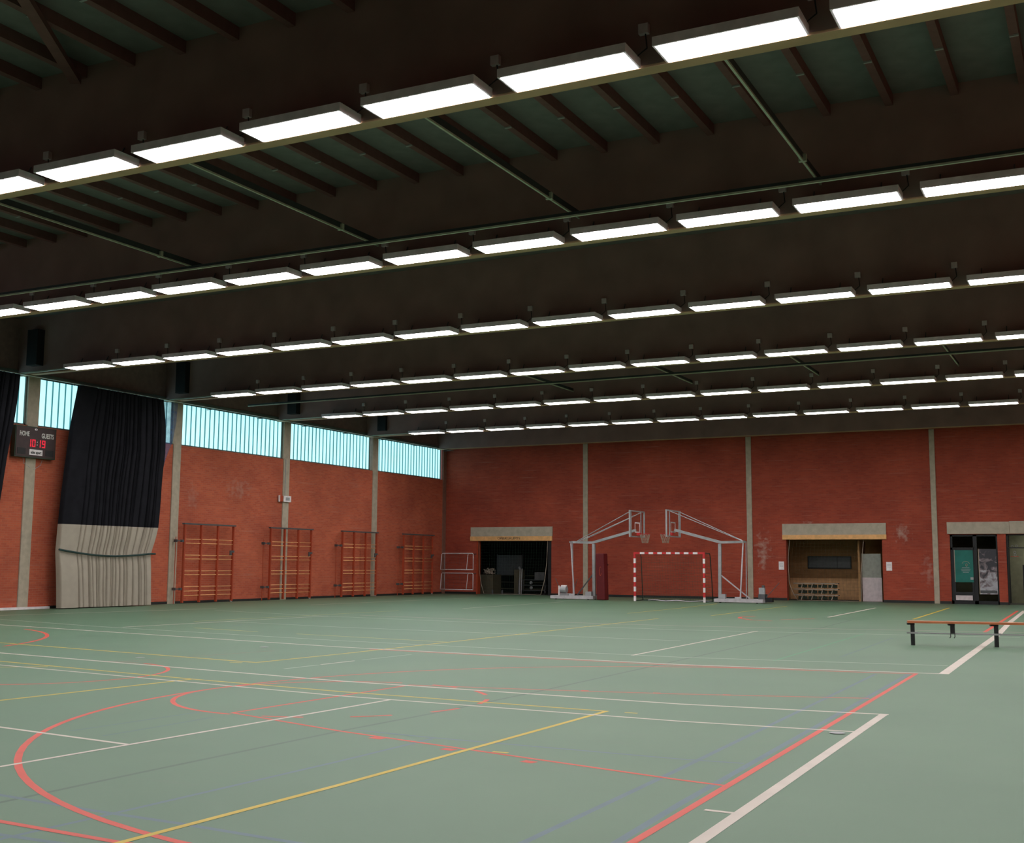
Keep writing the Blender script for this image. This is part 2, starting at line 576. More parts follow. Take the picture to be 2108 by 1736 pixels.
line([(-10.85, 13.99), (-10.82, 14.8)], 0.05, 'faint')
line([(-10.82, 14.85), (-10.79, 15.7)], 0.05, 'white')
line([(-10.78, 15.9), (-10.72, 17.3)], 0.035, 'faint')
# yellow
line([(-19, 13.6), (-15.35, 12.77), (-10.88, 12.15), (-8.38, 11.91), (-4.84, 11.77)], 0.055, 'yellow')
line([(-4.86, 11.80), (-4.88, 8.79), (-4.90, 6.98), (-4.98, 4.6), (-5.02, 3.2)], 0.055, 'yellow')
line([(-10.93, 12.18), (-11.08, 9.25), (-11.2, 8.4)], 0.06, 'yellow')
line([(-22, 16.1), (-18.76, 15.59), (-11.87, 14.63)], 0.065, 'yellow')
line([(-11.89, 14.60), (-11.79, 16.73), (-11.75, 20.39), (-11.79, 32.54)], 0.065, 'yellow')
line([(-14.9, 11.7), (-14.01, 12.5)], 0.045, 'yellow')
line([(-15.88, 20.88), (-11.73, 20.36)], 0.08, 'fyellow')
line([(-19.28, 21.44), (-17.07, 21.04)], 0.08, 'fyellow')
line([(-21.33, 23.71), (-20.82, 32.77)], 0.08, 'fyellow')
line([(-13.86, 35.34), (-13.93, 40.41), (-14.3, 46.34)], 0.06, 'yellow')
line([(-11.09, 35.31), (-11.21, 45.29)], 0.06, 'yellow')
line([(-5.32, 36.62), (-5.59, 47.59)], 0.08, 'yellow')
line([(-4.65, 8.80), (-4.51, 8.81)], 0.05, 'yellow')
line([(-4.65, 11.77), (-4.51, 11.78)], 0.045, 'yellow')
line([(-12.25, 14.45), (-12.05, 14.50)], 0.05, 'yellow')
# red
line([(-2.46, 5.4), (-2.48, 6.8), (-2.62, 18.17)], 0.058, 'red')
line([(-2.80, 30.43), (-3.09, 45.96)], 0.09, 'red')
line([(-8.18, 9.70), (-6.44, 9.16), (-2.87, 8.34), (-2.50, 8.28)], 0.045, 'red')
line([(-8.08, 12.99), (-6.33, 13.35), (-4.73, 13.77), (-2.63, 14.48)], 0.05, 'red')
line([(-8.16, 9.70), (-8.07, 12.99)], 0.05, 'red')
line([(-6.6, 5.08), (-5.99, 5.05), (-4.98, 5.00), (-3.49, 5.0)], 0.055, 'red')
arc(-8.11, 11.39, 1.79, 96, 270, 0.055, 'red')
for k in range(6):
    arc(-8.11, 11.39, 1.79, -78 + 29 * k, -64 + 29 * k, 0.055, 'red')
arc(-3.49, 11.46, 6.41, 95, 275, 0.058, 'red', n=110)
arc(-13.53, 11.85, 1.8, -60, 80, 0.055, 'red')
line([(-14.2, 13.6), (-13.2, 13.66)], 0.045, 'fred')
line([(-16.4, 9.4), (-14.2, 10.1), (-12.51, 10.43), (-11.95, 10.95)], 0.04, 'fred')
arc(-24.39, 12.41, 6.94, 22, 70, 0.08, 'red', n=80)
line([(-13.76, 13.52), (-13.20, 16.74)], 0.03, 'fred')
line([(-9.87, 35.9), (-10.05, 34.9), (-9.87, 34.2), (-9.27, 33.3), (-8.6, 33.0)], 0.12, 'red')
for p, q in (((-5.97, 8.975), (-5.83, 8.95)), ((-5.09, 8.735), (-4.96, 8.71)), ((-4.23, 8.515), (-4.11, 8.49))):
    line([p, q], 0.09, 'red')
for x, y in ((-5.91, 13.50), (-5.05, 13.71), (-4.25, 13.95)):
    line([(x, y), (x + 0.09, y + 0.02)], 0.09, 'red')
line([(-8.6, 34.0), (-7.9, 35.2)], 0.09, 'red')
# blue, dark, green
line([(-2.52, 5.3), (-2.59, 7.53), (-2.71, 18.02)], 0.058, 'blue')
line([(-2.95, 5.0), (-3.01, 6.06), (-3.02, 8.73), (-3.13, 17.77)], 0.05, 'blue')
line([(-5.62, 4.6), (-5.57, 5.54), (-5.48, 7.78), (-5.46, 9.20)], 0.045, 'blue')
line([(-7.4, 5.66), (-6.66, 5.60), (-5.78, 5.54), (-5.00, 5.52), (-3.2, 5.40)], 0.05, 'blue')
line([(-6.1, 4.80), (-5.27, 4.83), (-3.9, 4.83)], 0.05, 'blue')
line([(-6.34, 9.28), (-5.41, 9.23), (-4.48, 9.23), (-3.17, 9.22), (-2.66, 9.27)], 0.05, 'blue')
line([(-8.57, 7.94), (-8.50, 9.61)], 0.05, 'fblue')
line([(-8.08, 7.87), (-8.10, 9.32)], 0.05, 'fblue')
line([(-6.44, 4.6), (-6.46, 6.60), (-6.44, 9.16), (-6.36, 10.72), (-6.33, 13.10), (-6.38, 18.66), (-6.56, 29.12), (-6.79, 34.96)], 0.045, 'dark')
line([(-5.01, 19.30), (-5.19, 28.22)], 0.05, 'green')
line([(-4.23, 20.78), (-4.34, 26.78)], 0.06, 'fblue')
line([(-19.0, 22.3), (-19.35, 23.2), (-18.9, 24.3), (-17.8, 24.7)], 0.07, 'fblue')
for (x, y, r) in ((-2.36, 11.34, 0.075), (-14.05, 14.39, 0.075), (-13.88, 17.30, 0.085)):
    mb = MB()
    mb.quad(*[(x + r * math.cos(2 * PI * k / 20), y + r * math.sin(2 * PI * k / 20), 0.006) for k in range(20)])
    o = mb.build('socket_cap', M['steel_grey'], fl)
    o['label'] = 'small round metal socket cap in the floor'

# ------------------------------------------------------------------ window wall (left of picture)
COLY = [26.40 + S * j for j in range(-5, 4)]     # centres of the wall columns; index 5 is the one under the scoreboard
Z1, Z2 = 5.85, 7.46
wl = MB().box(XL - 0.3, XL, YF, YB + 0.3, 0, Z1).box(XL - 0.3, XL, YF, YB + 0.3, Z2, ZD + 0.1).build('wall_left', M['brick_y'])
tag(wl, 'red brick wall under a band of daylit windows', kind='structure')
CW = 0.40
cl_y = [26.34, 32.95, 39.48, 46.18]
for cy in [26.34 - S, 26.34 - 2 * S, 26.34 - 3 * S] + cl_y:
    o = MB().bev(XL - 0.05, XL + 0.045, cy - CW / 2, cy + CW / 2, 0, Z1 + 0.02, 0.012).build('column', M['concrete'], wl)
    o['label'] = 'pale grey concrete column let into the brick'
    o = MB().bev(XL - 0.18, XL + 0.03, cy - 0.235, cy + 0.235, Z1 + 0.02, Z2, 0.012).build('column_head', M['concrete'], wl)
    o['label'] = 'grey column between two windows'
    o = MB().box(XL + 0.75, XL + 1.2, cy - 1.0 , cy - 0.715, 7.62, 8.75).build('beam_shoe', M['black'], wl)
    o['label'] = 'black steel shoe carrying the roof beam'
o = MB().box(XL - 0.02, XL + 0.06, YF, YB, Z2, ZD).build('fascia_board', M['fascia'], wl)
o['label'] = 'dark brown board above the windows'
o = MB().box(XL - 0.05, XL + 0.10, YF, YB, Z2 + 0.02, Z2 + 0.10).build('window_head_rail', M['frame_green'], wl)
o = MB().box(XL - 0.05, XL + 0.045, YB - 0.32, YB - 0.02, 0, Z2).build('column', M['corner'], wl)
o['label'] = 'dull brown corner column'

# windows: profiled glass planks
wy = [(26.34 - S + 0.235, 26.34 - 0.235), (26.34 + 0.235, 32.95 - 0.235), (33.15, 39.23), (39.72, 45.80), (46.29, 52.38)]
for wi, (a, b) in enumerate(wy):
    w = empty('window_%d' % (wi + 1), (XL, (a + b) / 2, Z1))
    tag(w, kind='structure')
    w['label'] = ['window behind the black curtain at the picture edge', 'window beside the scoreboard, partly behind the black curtain', 'first full window after the curtain',
                  'middle one of the three uncovered windows', 'window nearest the back wall'][wi]
    hy = (b - a) / 2
    H = Z2 - Z1
    fr = MB()
    fr.box(-0.16, -0.04, -hy, hy, 0, 0.05).box(-0.16, -0.04, -hy, hy, H - 0.05, H).box(-0.16, -0.04, -hy, -hy + 0.05, 0, H).box(-0.16, -0.04, hy - 0.05, hy, 0, H)
    fr.build('window_frame', M['frame_green'], w)
    n = 23
    pw = (2 * hy - 0.10) / n
    gap = 0.036
    me = None
    jme = None
    for k in range(n):
        y0 = -hy + 0.05 + k * pw
        if me is None:
            mb = MB()
            # U profile plank: front face with returned flanges
            q = pw / 2 - gap / 2
            mb.prism([(-0.075, -q), (-0.07, -q + 0.012), (-0.07, q - 0.012), (-0.075, q), (-0.11, q), (-0.11, -q)], 0.05, H - 0.05)
            p = mb.build('pane', M['pane'], w)
            me = p.data
        else:
            p = bpy.data.objects.new('pane', me)
            col.objects.link(p)
            p.parent = w
        p.location = (0, y0 + pw / 2, 0)
        if k:
            if jme is None:
                j = MB().box(-0.115, -0.045, -gap / 2, gap / 2, 0.05, H - 0.05).build('joint', M['grout'], w)
                jme = j.data
            else:
                j = bpy.data.objects.new('joint', jme)
                col.objects.link(j)
                j.parent = w
            j.location = (0, y0, 0)

# skirtings
bl = MB().box(XL, XL + 0.03, 27.4, YB, 0, 0.09).build('baseboard_left', M['baseboard'])
tag(bl, 'thin black skirting along the window wall', kind='structure')
t1 = MB().box(XL, XL + 0.10, 18, 27.36, 0, 0.075).build('trim_1', M['white'])
tag(t1, 'white threshold strip at the foot of the window wall', kind='structure')

# ------------------------------------------------------------------ back wall with openings
ops = [(-28.95, -24.72, 2.69), (-13.05, -8.87, 2.72), (-6.09, -4.22, 2.91), (-3.89, -2.0, 2.91)]
mb = MB()
xs = XL - 0.3
for (a, b, h) in ops:
    mb.box(xs, a, YB, YB + 0.3, 0, 7.46)
    mb.box(a, b, YB, YB + 0.3, h, 7.46)
    xs = b
mb.box(xs, XR, YB, YB + 0.3, 0, 7.46)
wb = mb.build('wall_back', M['brick_x'])
tag(wb, 'red brick end wall with two storeroom openings and doors', kind='structure')
for (a, b, z0, z1) in ((-29.27, -24.65, 2.92, 3.39), (-13.20, -8.68, 2.90, 3.42), (-6.18, -3.74, 2.93, 3.43), (-3.73, -1.6, 2.93, 3.45)):
    o = MB().box(a, b, YB - 0.06, YB + 0.2, z0, z1).build('lintel', M['lintel'], wb)
    o['label'] = 'pale grey concrete lintel'
for i, (a, b) in enumerate(((-29.28, -24.66), (-13.20, -8.67))):
    o = MB().box(a, b, YB - 0.09, YB + 0.05, 2.695 + 0.02 * i, 2.92).build('header_board', M['yellow_board'], wb)
    o['label'] = 'ochre board under the lintel, lettered' if i == 0 else 'plain ochre board under the lintel'
    if i == 0:
        text_obj('OPBERGRUIMTE', 'lettering', M['ink'], o, 0.18, 1.0, (-27.05, YB - 0.094, 2.81), (1, 0, 0), (0, 0, 1), bold=0.0)
for cx, w, zt in ((-22.87, 0.25, 7.45), (-14.70, 0.25, 7.44), (-6.67, 0.22, 7.43)):
    o = MB().bev(cx - w / 2, cx + w / 2, YB - 0.06, YB + 0.1, 0, zt, 0.012).build('column', M['concrete'], wb)
    o['label'] = 'pale grey concrete column in the end wall'
o = MB().box(XL, XR, YB - 0.02, YB + 0.3, 7.46, ZD + 0.1).build('fascia_board', M['fascia'], wb)
o['label'] = 'dark brown boarding above the brick'
MB().box(XL, XR, YB - 0.07, YB - 0.02, 7.47, 7.53).build('fascia_rail', M['rail_dark'], wb)
xs = XL
mb = MB()
for (a, b, h) in ops:
    if b - a > 0: mb.box(xs, a, YB - 0.03, YB, 0, 0.11)
    xs = b
mb.box(xs, XR, YB - 0.03, YB, 0, 0.11)
bb = mb.build('baseboard_back', M['baseboard'])
tag(bb, 'black skirting along the end wall', kind='structure')

# walls behind and beside the camera
tag(MB().box(XR, XR + 0.3, YF, YB + 0.3, 0, ZD).build('wall_right', M['brick_y']), 'red brick side wall', kind='structure')
tag(MB().box(XL - 0.3, XR + 0.3, YF - 0.3, YF, 0, ZD).build('wall_front', M['brick_x']), 'red brick near end wall', kind='structure')

# ------------------------------------------------------------------ ceiling: deck, purlins, beams
ce = MB().box(XL - 0.3, XR + 0.3, YF - 0.3, YB + 0.3, ZD + 0.02, ZD + 0.2).build('ceiling', M['deck'])
tag(ce, 'dark timber roof with deep beams', kind='structure')
bme = None
for r in range(-2, 8):
    yr = 44.84 + (r - 6) * S
    if bme is None:
        mb = MB().box(XL, XR, 0, 0.21, 0.03, ZD - ZL + 0.03)
        bo = mb.build('beam', M['beam'], ce)
        bme = bo.data
        so = MB().box(XL, XR, 0, 0.21, 0, 0.03).build('beam_underside', M['soffit_wood'], bo)
        so['label'] = 'underside of the beam, coloured lighter for the lamp glow'
        sme = so.data
    else:
        bo = bpy.data.objects.new('beam', bme); col.objects.link(bo); bo.parent = ce
        so = bpy.data.objects.new('beam_underside', sme); col.objects.link(so); so.parent = bo
    bo.location = (0, yr + LD + 0.02, ZL)
    bo['label'] = 'deep dark brown roof beam'
# purlins and deck boards in the two bays that show
pme = dme = cme = None
for r in (0, 1):
    y0 = ROW[r] + LD + 0.23
    y1 = ROW[r] + S + LD + 0.02
    for k in range(31):
        x = -0.87 - k * 1.0
        if pme is None:
            p = MB().box(-0.06, 0.06, 0, y1 - y0, -0.21, 0.0).build('purlin', M['purlin'], ce)
            pme = p.data
            d = MB().box(-0.937, -0.063, 0, y1 - y0, -0.02, 0.018).build('roof_board', M['deck'], ce)
            dme = d.data
        else:
            p = bpy.data.objects.new('purlin', pme); col.objects.link(p); p.parent = ce
            d = bpy.data.objects.new('roof_board', dme); col.objects.link(d); d.parent = ce
        if cme is None:
            c_ = MB().box(-0.06, 0.06, 4.45, 4.49, -0.235, -0.211).build('clip', M['steel_grey'], p)
            cme = c_.data
        else:
            c_ = bpy.data.objects.new('clip', cme); col.objects.link(c_); c_.parent = p
        p.location = (x, y0, ZD)
        d.location = (x, y0, ZD)
o = MB().bar((-12.3, 9.9, 8.93), (-13.95, 12.38, 8.93), 0.16, 0.10).build('brace', M['purlin'], ce)
o['label'] = 'diagonal timber brace under the purlins'

# ------------------------------------------------------------------ steel rails under the roof
def rail(name, p, q, label, w=0.045, hweb=0.05):
    r_ = empty(name, p)
    tag(r_, label, 'rail')
    d = Vector(q) - Vector(p)
    MB().bar((0, 0, 0), tuple(d), w, 0.030).build('flange', M['rail'], r_)
    up = Vector((0, 0, 0.02 + hweb / 2))
    MB().bar(tuple(up), tuple(d + up), w * 0.45, hweb).build('web', M['rail_dark'], r_)
    return r_


rail('curtain_rail', (XL + 0.68, 17.7, 7.44), (8.9, 17.7, 7.44), 'long pale steel curtain rail crossing under the second nearest roof beam')
rail('curtain_rail', (XL + 0.68, 36.1, 7.66), (8.9, 34.9, 7.62), 'long thin steel curtain rail crossing among the farther lamp rows')
wr = empty('curtain_rail', (XL + 0.62, 0, 0))
tag(wr, 'dark steel curtain rail running along the tops of the windows', 'rail')
MB().box(-0.03, 0.03, 14, YB - 0.3, 7.335, 7.358).build('flange', M['rail'], wr)
MB().box(-0.012, 0.012, 14, YB - 0.3, 7.358, 7.376).build('web', M['rail_dark'], wr)
for k in range(13):
    y = 16.5 + 3 * k
    MB().box(-0.62, 0.0, y - 0.02, y + 0.02, 7.345, 7.37).build('wall_bracket', M['rail_dark'], wr)
xs4 = (-3.98, -8.33, -12.68, -17.2)
nm = ['nearest the right of the picture', 'second from the right of the picture', 'third from the right of the picture', 'farthest left in the picture']
for i, x in enumerate(xs4):
    q = rail('roof_rail', (x, 12.72, 7.8), (x, 18.95, 7.8), 'thin steel rail between the two nearest roof beams, ' + nm[i], 0.035, 0.11)
    MB().box(-0.06, 0.06, 4.92, 4.98, -0.018, 0.10).build('hanger', M['rail'], q)
for i, x in enumerate((-3.98, -8.33, -12.68, -17.2)):
    rail('roof_rail', (x, 32.4, 7.8), (x, 38.6, 7.8), 'short faint rail crossing the farther curtain rail, ' + nm[i], 0.035, 0.09)


# ------------------------------------------------------------------ lamps
def make_lamp():
    root = empty('ceiling_light')
    hz = MB()
    hz.box(-0.03, LL + 0.03, -0.03, LD, 0.012, 0.11)
    hz.box(-0.03, LL + 0.03, -0.03, -0.002, 0, 0.012).box(-0.03, 0.0, 0, LD, 0, 0.012).box(LL, LL + 0.03, 0, LD, 0, 0.012)
    hz.build('housing', M['lamp_white'], root)
    MB().box(0.0, LL, 0.0, LD - 0.004, -0.004, 0.010).build('diffuser', M['lamp_on'], root)
    for x in (0.22, LL - 0.30):
        MB().bar((x, LD - 0.10, 0.11), (x, LD + 0.01, 0.34), 0.02, 0.012).build('hanger', M['steel_dark'], root)
    MB().box(LL + 0.02, LL + 0.14, LD - 0.05, LD + 0.018, 0.40, 0.52).build('junction_box', M['box_grey'], root)
    MB().tube([(LL + 0.10, LD - 0.015, 0.40), (LL + 0.12, LD - 0.02, 0.22), (LL + 0.02, LD - 0.1, 0.10)], 0.009, 5).build('cable', M['black'], root)
    return root


ORD = ['first', 'second', 'third', 'fourth', 'fifth', 'sixth', 'seventh', 'eighth', 'ninth', 'tenth', 'eleventh', 'twelfth', 'thirteenth', 'fourteenth']
RN = {6: 'lamp row nearest the back wall', 5: 'second lamp row from back wall', 4: 'third lamp row from back wall',
      3: 'fourth lamp row from back wall', 2: 'second nearest lamp row', 1: 'nearest lamp row overhead'}
proto = make_lamp()
first = True
for r in range(6, 0, -1):
    for k in range({1: 6, 2: 2}.get(r, 0), 14):
        o = proto if first else copy_tree(proto)
        first = False
        o.location = (LX0 + k * LP, ROW[r], ZL)
        if r > 2:
            lb = 'lit ceiling light, %s from the window wall, %s' % (ORD[k], RN[r])
        else:
            lb = 'lit ceiling light, %s from the right picture edge, %s' % (ORD[13 - k], RN[r])
        tag(o, lb, 'light', 'fluorescent lights in the ' + RN[r])
for r in range(3, 7):
    t = MB().bar((XL + 0.1, ROW[r] + LD * 0.5 + 0.15, ZL + 0.03), (LX0 - 0.04, ROW[r] + LD * 0.5, ZL + 0.03), 0.06, 0.035).build('cable_tray', M['rail'])
    tag(t, 'thin pale cable tray from wall to %s' % RN[r], 'cable tray')


# ------------------------------------------------------------------ curtains
def curtain(name, xw, y0, y1, edge0, edge1, zsplit, label, nf, seed, ztie=None):
    """gathered curtain hanging along the window wall; edge0/edge1: lists of (z, y) for its two edges"""
    rnd = random.Random(seed)
    root = empty(name, (xw, (y0 + y1) / 2, 0))
    tag(root, label, 'curtain')
    yc = (y0 + y1) / 2

    def ed(tab, z):
        for (za, ya), (zb, yb) in zip(tab, tab[1:]):
            if za >= z >= zb:
                t = (za - z) / (za - zb)
                return ya + (yb - ya) * t
        return tab[-1][1] if z < tab[-1][0] else tab[0][1]
    n = nf * 16
    ph = [rnd.uniform(-0.5, 0.5) for _ in range(nf + 2)]
    am = [rnd.uniform(0.82, 1.08) for _ in range(nf + 2)]
    ws = [4.2] + [rnd.choice((0.45, 0.7, 1.0, 1.5)) for _ in range(nf - 1)]
    cr = [0.0]
    for w_ in ws:
        cr.append(cr[-1] + w_ / sum(ws))

    def depth(u, z):
        i = 0
        while i < nf - 1 and u > cr[i + 1]:
            i += 1
        a, b = cr[i], cr[i + 1]
        d = min(u - a, b - u)
        c = am[i] * (1 - math.exp(-max(0, d) / 0.0030))
        gather = 0.21 * (1 - 0.25 * max(0, (z - 1.7) / 6))
        if ztie:
            gather *= 1 - 0.25 * math.exp(-((z - ztie) / 0.35) ** 2)
        return gather * c + 0.008 * math.sin(2.1 * z + ph[i] * 6) * c + 0.012 * math.sin(PI * (u - a) / (b - a))

    def sheet(nm_, za, zb, mat, steps, u0=0.0, u1=1.0):
        mb = MB()
        rows = []
        for s in range(steps + 1):
            z = za + (zb - za) * s / steps
            e0, e1 = ed(edge0, z), ed(edge1, z)
            row = []
            for i in range(n + 1):
                u = u0 + (u1 - u0) * i / n
                # uneven fold spacing
                uu = u + 0.004 * math.sin(z * 1.7 + u * 9)
                y = e0 + (e1 - e0) * min(1, max(0, uu))
                row.append(len(mb.v))
                mb.v.append((depth(u, z), y - yc, z))
            rows.append(row)
        for a, b in zip(rows, rows[1:]):
            for i in range(n):
                mb.f.append((a[i], a[i + 1], b[i + 1], b[i]))
        return mb.build(nm_, mat, root, smooth=True)
    up = sheet('upper_mesh', 7.32, zsplit, M['net_black'], 24)
    up['label'] = 'black upper mesh of the curtain'
    lo = sheet('lower_canvas', zsplit, 0.03, M['canvas'], 24)
    lo['label'] = 'light grey lower canvas of the curtain'
    if ztie:
        pts = []
        e0, e1 = ed(edge0, ztie), ed(edge1, ztie)
        for i in range(25):
            u = i / 24
            sag = -0.14 * math.sin(PI * min(1, u * 1.05)) + 0.1 * (1 - u)
            pts.append((0.235, e0 - 0.06 + (e1 - e0 + 0.10) * u - yc, ztie + sag))
        pts += [(0.02, e1 + 0.04 - yc, ztie)]
        MB().tube(pts, 0.035, 6).build('tie_cord', M['strap'], root, smooth=True)
    # hem rings
    for i in range(14):
        y = y0 + (y1 - y0) * (i + 0.5) / 14 - yc
        MB().box(0.02, 0.05, y - 0.015, y + 0.015, 7.28, 7.333).build('glider', M['steel_dark'], root)
    return root


cA = curtain('divider_curtain', XL + 0.55, 27.3, 31.4,
             [(7.45, 27.66), (6.0, 27.4), (4.5, 27.22), (2.7, 27.10), (1.8, 27.06), (0, 27.22)],
             [(7.45, 31.46), (6.4, 31.62), (5.4, 31.68), (4.2, 31.56), (2.7, 31.44), (1.75, 31.20), (0, 31.24)],
             2.72, 'tall gathered curtain, black above and grey canvas below, tied with a cord', 21, 3, 1.80)
# single see-through layer at its edge, in front of the window
mb = MB()
st = [(7.30, 31.48, 32.28), (6.6, 31.62, 32.24), (5.9, 31.66, 32.12), (5.2, 31.66, 31.80), (4.6, 31.60, 31.64)]
for i, (z, a, b) in enumerate(st):
    for k in range(7):
        y = a + (b - a) * k / 6
        mb.v.append((0.03 + 0.02 * math.sin(k * 1.3 + i), y - 29.35, z))
for i in range(4):
    for k in range(6):
        q = i * 7 + k
        mb.f.append((q, q + 1, q + 8, q + 7))
o = mb.build('sheer_edge', M['sheer'], cA, smooth=True)
o['label'] = 'single see-through layer of black mesh at the curtain edge'
cB = curtain('divider_curtain', XL + 0.55, 20.6, 25.2,
             [(7.45, 20.6), (0, 20.8)],
             [(7.45, 25.26), (5.8, 25.10), (4.3, 24.88), (2.9, 24.66), (1.8, 24.30), (0, 24.3)],
             2.72, 'black curtain at the picture edge, slanting away beside the scoreboard', 22, 9, 1.80)

# ------------------------------------------------------------------ scoreboard
sb = empty('scoreboard', (XL + 0.07, 26.33, 4.80))
tag(sb, 'dark electronic scoreboard lettered HOME and GUESTS with red digits', 'scoreboard')
hw = 0.80
MB().box(0, 0.16, -hw, hw, 0, 1.0).build('case', M['score_edge'], sb)
MB().box(0.16, 0.172, -hw + 0.03, hw - 0.03, 0.03, 0.97).build('face_panel', M['score'], sb)
UX, UZ = (0, 1, 0), (0, 0, 1)
XF = 0.175
text_obj('HOME', 'lettering', M['lettering'], sb, 0.215, 0.62, (XF, -0.46, 0.745), UX, UZ)
text_obj('GUESTS', 'lettering', M['lettering'], sb, 0.215, 0.66, (XF, 0.45, 0.73), UX, UZ)
SEG = {'1': 'bc', '0': 'abcdef', '9': 'abcdfg'}


def digit(ch, yc, zc, w=0.13, h=0.24, t=0.034):
    mb = MB()
    x0, x1 = XF - 0.002, XF + 0.008
    lo_, hi_ = yc - w / 2, yc + w / 2
    seg = {'a': (lo_, hi_, zc + h / 2 - t, zc + h / 2), 'g': (lo_, hi_, zc - t / 2, zc + t / 2), 'd': (lo_, hi_, zc - h / 2, zc - h / 2 + t),
           'b': (hi_ - t, hi_, zc + 0.008, zc + h / 2), 'c': (hi_ - t, hi_, zc - h / 2, zc - 0.008),
           'f': (lo_, lo_ + t, zc + 0.008, zc + h / 2), 'e': (lo_, lo_ + t, zc - h / 2, zc - 0.008)}
    for s_ in SEG[ch]:
        a, b, c, d = seg[s_]
        mb.box(x0, x1, a, b, c, d)
    o = mb.build('digit', M['led'], sb)
    o['label'] = 'glowing red digit ' + ch
    return o


for ch, y in (('1', -0.26), ('0', -0.09), ('1', 0.12), ('9', 0.30)):
    digit(ch, y, 0.47)
for z in (0.41, 0.50):
    MB().box(XF - 0.002, XF + 0.006, 0.035, 0.06, z, z + 0.03).build('colon_dot', M['lettering'], sb)
MB().box(XF - 0.002, XF + 0.006, -0.24, 0.27, 0.09, 0.27).build('name_plate', M['white'], sb)
text_obj('adec sport', 'lettering', M['ink'], sb, 0.135, 0.72, (XF + 0.008, 0.015, 0.175), UX, UZ)
mb = MB()
mb.quad(*[(XF, -0.02 + 0.055 * math.cos(a), 0.915 + 0.032 * math.sin(a)) for a in [2 * PI * k / 18 for k in range(18)]])
mb.build('oval_emblem', M['white'], sb)
text_obj('a', 'lettering', M['ink'], sb, 0.06, 1.0, (XF + 0.004, -0.02, 0.915), UX, UZ)
for s_ in (-1, 1):
    MB().box(XF - 0.002, XF + 0.004, s_ * 0.55 - 0.16, s_ * 0.55 + 0.16, 0.09, 0.29).build('dark_window', M['ink'], sb)
MB().tube([(0.02, -0.35, 0), (0.02, -0.30, -0.18), (0.02, -0.05, -0.30)], 0.008, 5).build('cable', M['steel_grey'], sb)
MB().tube([(0.02, 0.42, 0), (0.02, 0.36, -0.2), (0.02, 0.10, -0.36)], 0.008, 5).build('cable', M['steel_grey'], sb)

# emergency light on a column
el = empty('emergency_light', (XL + 0.05, 39.35, 4.05))
tag(el, 'small white emergency light box on a wall column', 'sign')
MB().box(0, 0.10, -0.14, 0.34, 0, 0.25).build('case', M['white'], el)
MB().box(0.10, 0.105, -0.02, 0.24, 0.06, 0.19).build('face_panel', M['steel_grey'], el)
MB().box(0.0, 0.06, -0.38, -0.15, 0.0, 0.25).build('side_plate', M['rust_red'], el)
MB().box(0.0, 0.07, -0.39, -0.36, -0.01, 0.26).build('edge_strip', M['white'], el)
# two conduits down the same column
cd = MB().tube([(XL + 0.06, 39.38, 5.84), (XL + 0.06, 39.38, 4.31)], 0.014, 6).build('conduit', M['steel_grey'])
tag(cd, 'thin grey conduit running down the column to the emergency light', 'pipe')


# ------------------------------------------------------------------ climbing frames
def climbing_frame():
    t = empty('climbing_frame')
    W = 2.78
    X0 = 0.10
    for k, y in enumerate((0.03, 0.93, 1.86, W - 0.03)):
        MB().bev(X0, X0 + 0.10, y - 0.032, y + 0.032, 0.04, 2.93, 0.008).build('upright', M['rust_red'], t)
    MB().box(X0, X0 + 0.12, -0.05, W + 0.05, 2.91, 2.965).build('top_rail', M['steel_dark'], t)
    for z in (2.37, 2.22, 1.78, 1.64, 1.20, 1.06, 0.62, 0.46, 0.30):
        MB().tube([(X0 + 0.05, 0.03, z), (X0 + 0.05, W - 0.03, z)], 0.017, 6).build('rung', M['rung'], t, smooth=True)
    for z in (2.30, 0.54):
        mb = MB().box(0, X0 + 0.05, -0.36, -0.31, z - 0.05, z + 0.05).box(X0 + 0.0, X0 + 0.05, -0.34, 0.0, z - 0.02, z + 0.02).box(X0 - 0.02, X0 + 0.08, -0.10, -0.02, z - 0.045, z + 0.045)
        mb.build('hinge_bracket', M['steel_dark'], t)
    MB().tube([(0.05, -0.30, 0.0), (0.05, -0.30, 2.45)], 0.015, 6).build('hinge_pole', M['rust_red'], t)
    MB().box(X0 + 0.10, X0 + 0.15, W - 0.28, W - 0.05, 1.90, 1.98).box(X0 + 0.10, X0 + 0.15, W - 0.28, W - 0.20, 1.80, 1.90).build('latch', M['steel_dark'], t)
    MB().tube([(X0 + 0.05, W - 0.03, 0.0), (X0 + 0.05, W - 0.03, 0.06)], 0.04, 10).build('floor_bolt', M['steel_grey'], t)
    return t


cf0 = climbing_frame()
for i, (y, lb) in enumerate(((33.2, 'nearest the tied curtain'), (38.22, 'second from the tied curtain, across a column'),
                             (43.25, 'third from the tied curtain, across the third column'), (48.35, 'nearest the corner, darker in the shade'))):
    c = cf0 if i == 0 else copy_tree(cf0)
    c.location = (XL + 0.14, y, 0)
    tag(c, 'red wooden climbing frame on brick wall, ' + lb, 'climbing frame', 'climbing frames folded against the window wall')


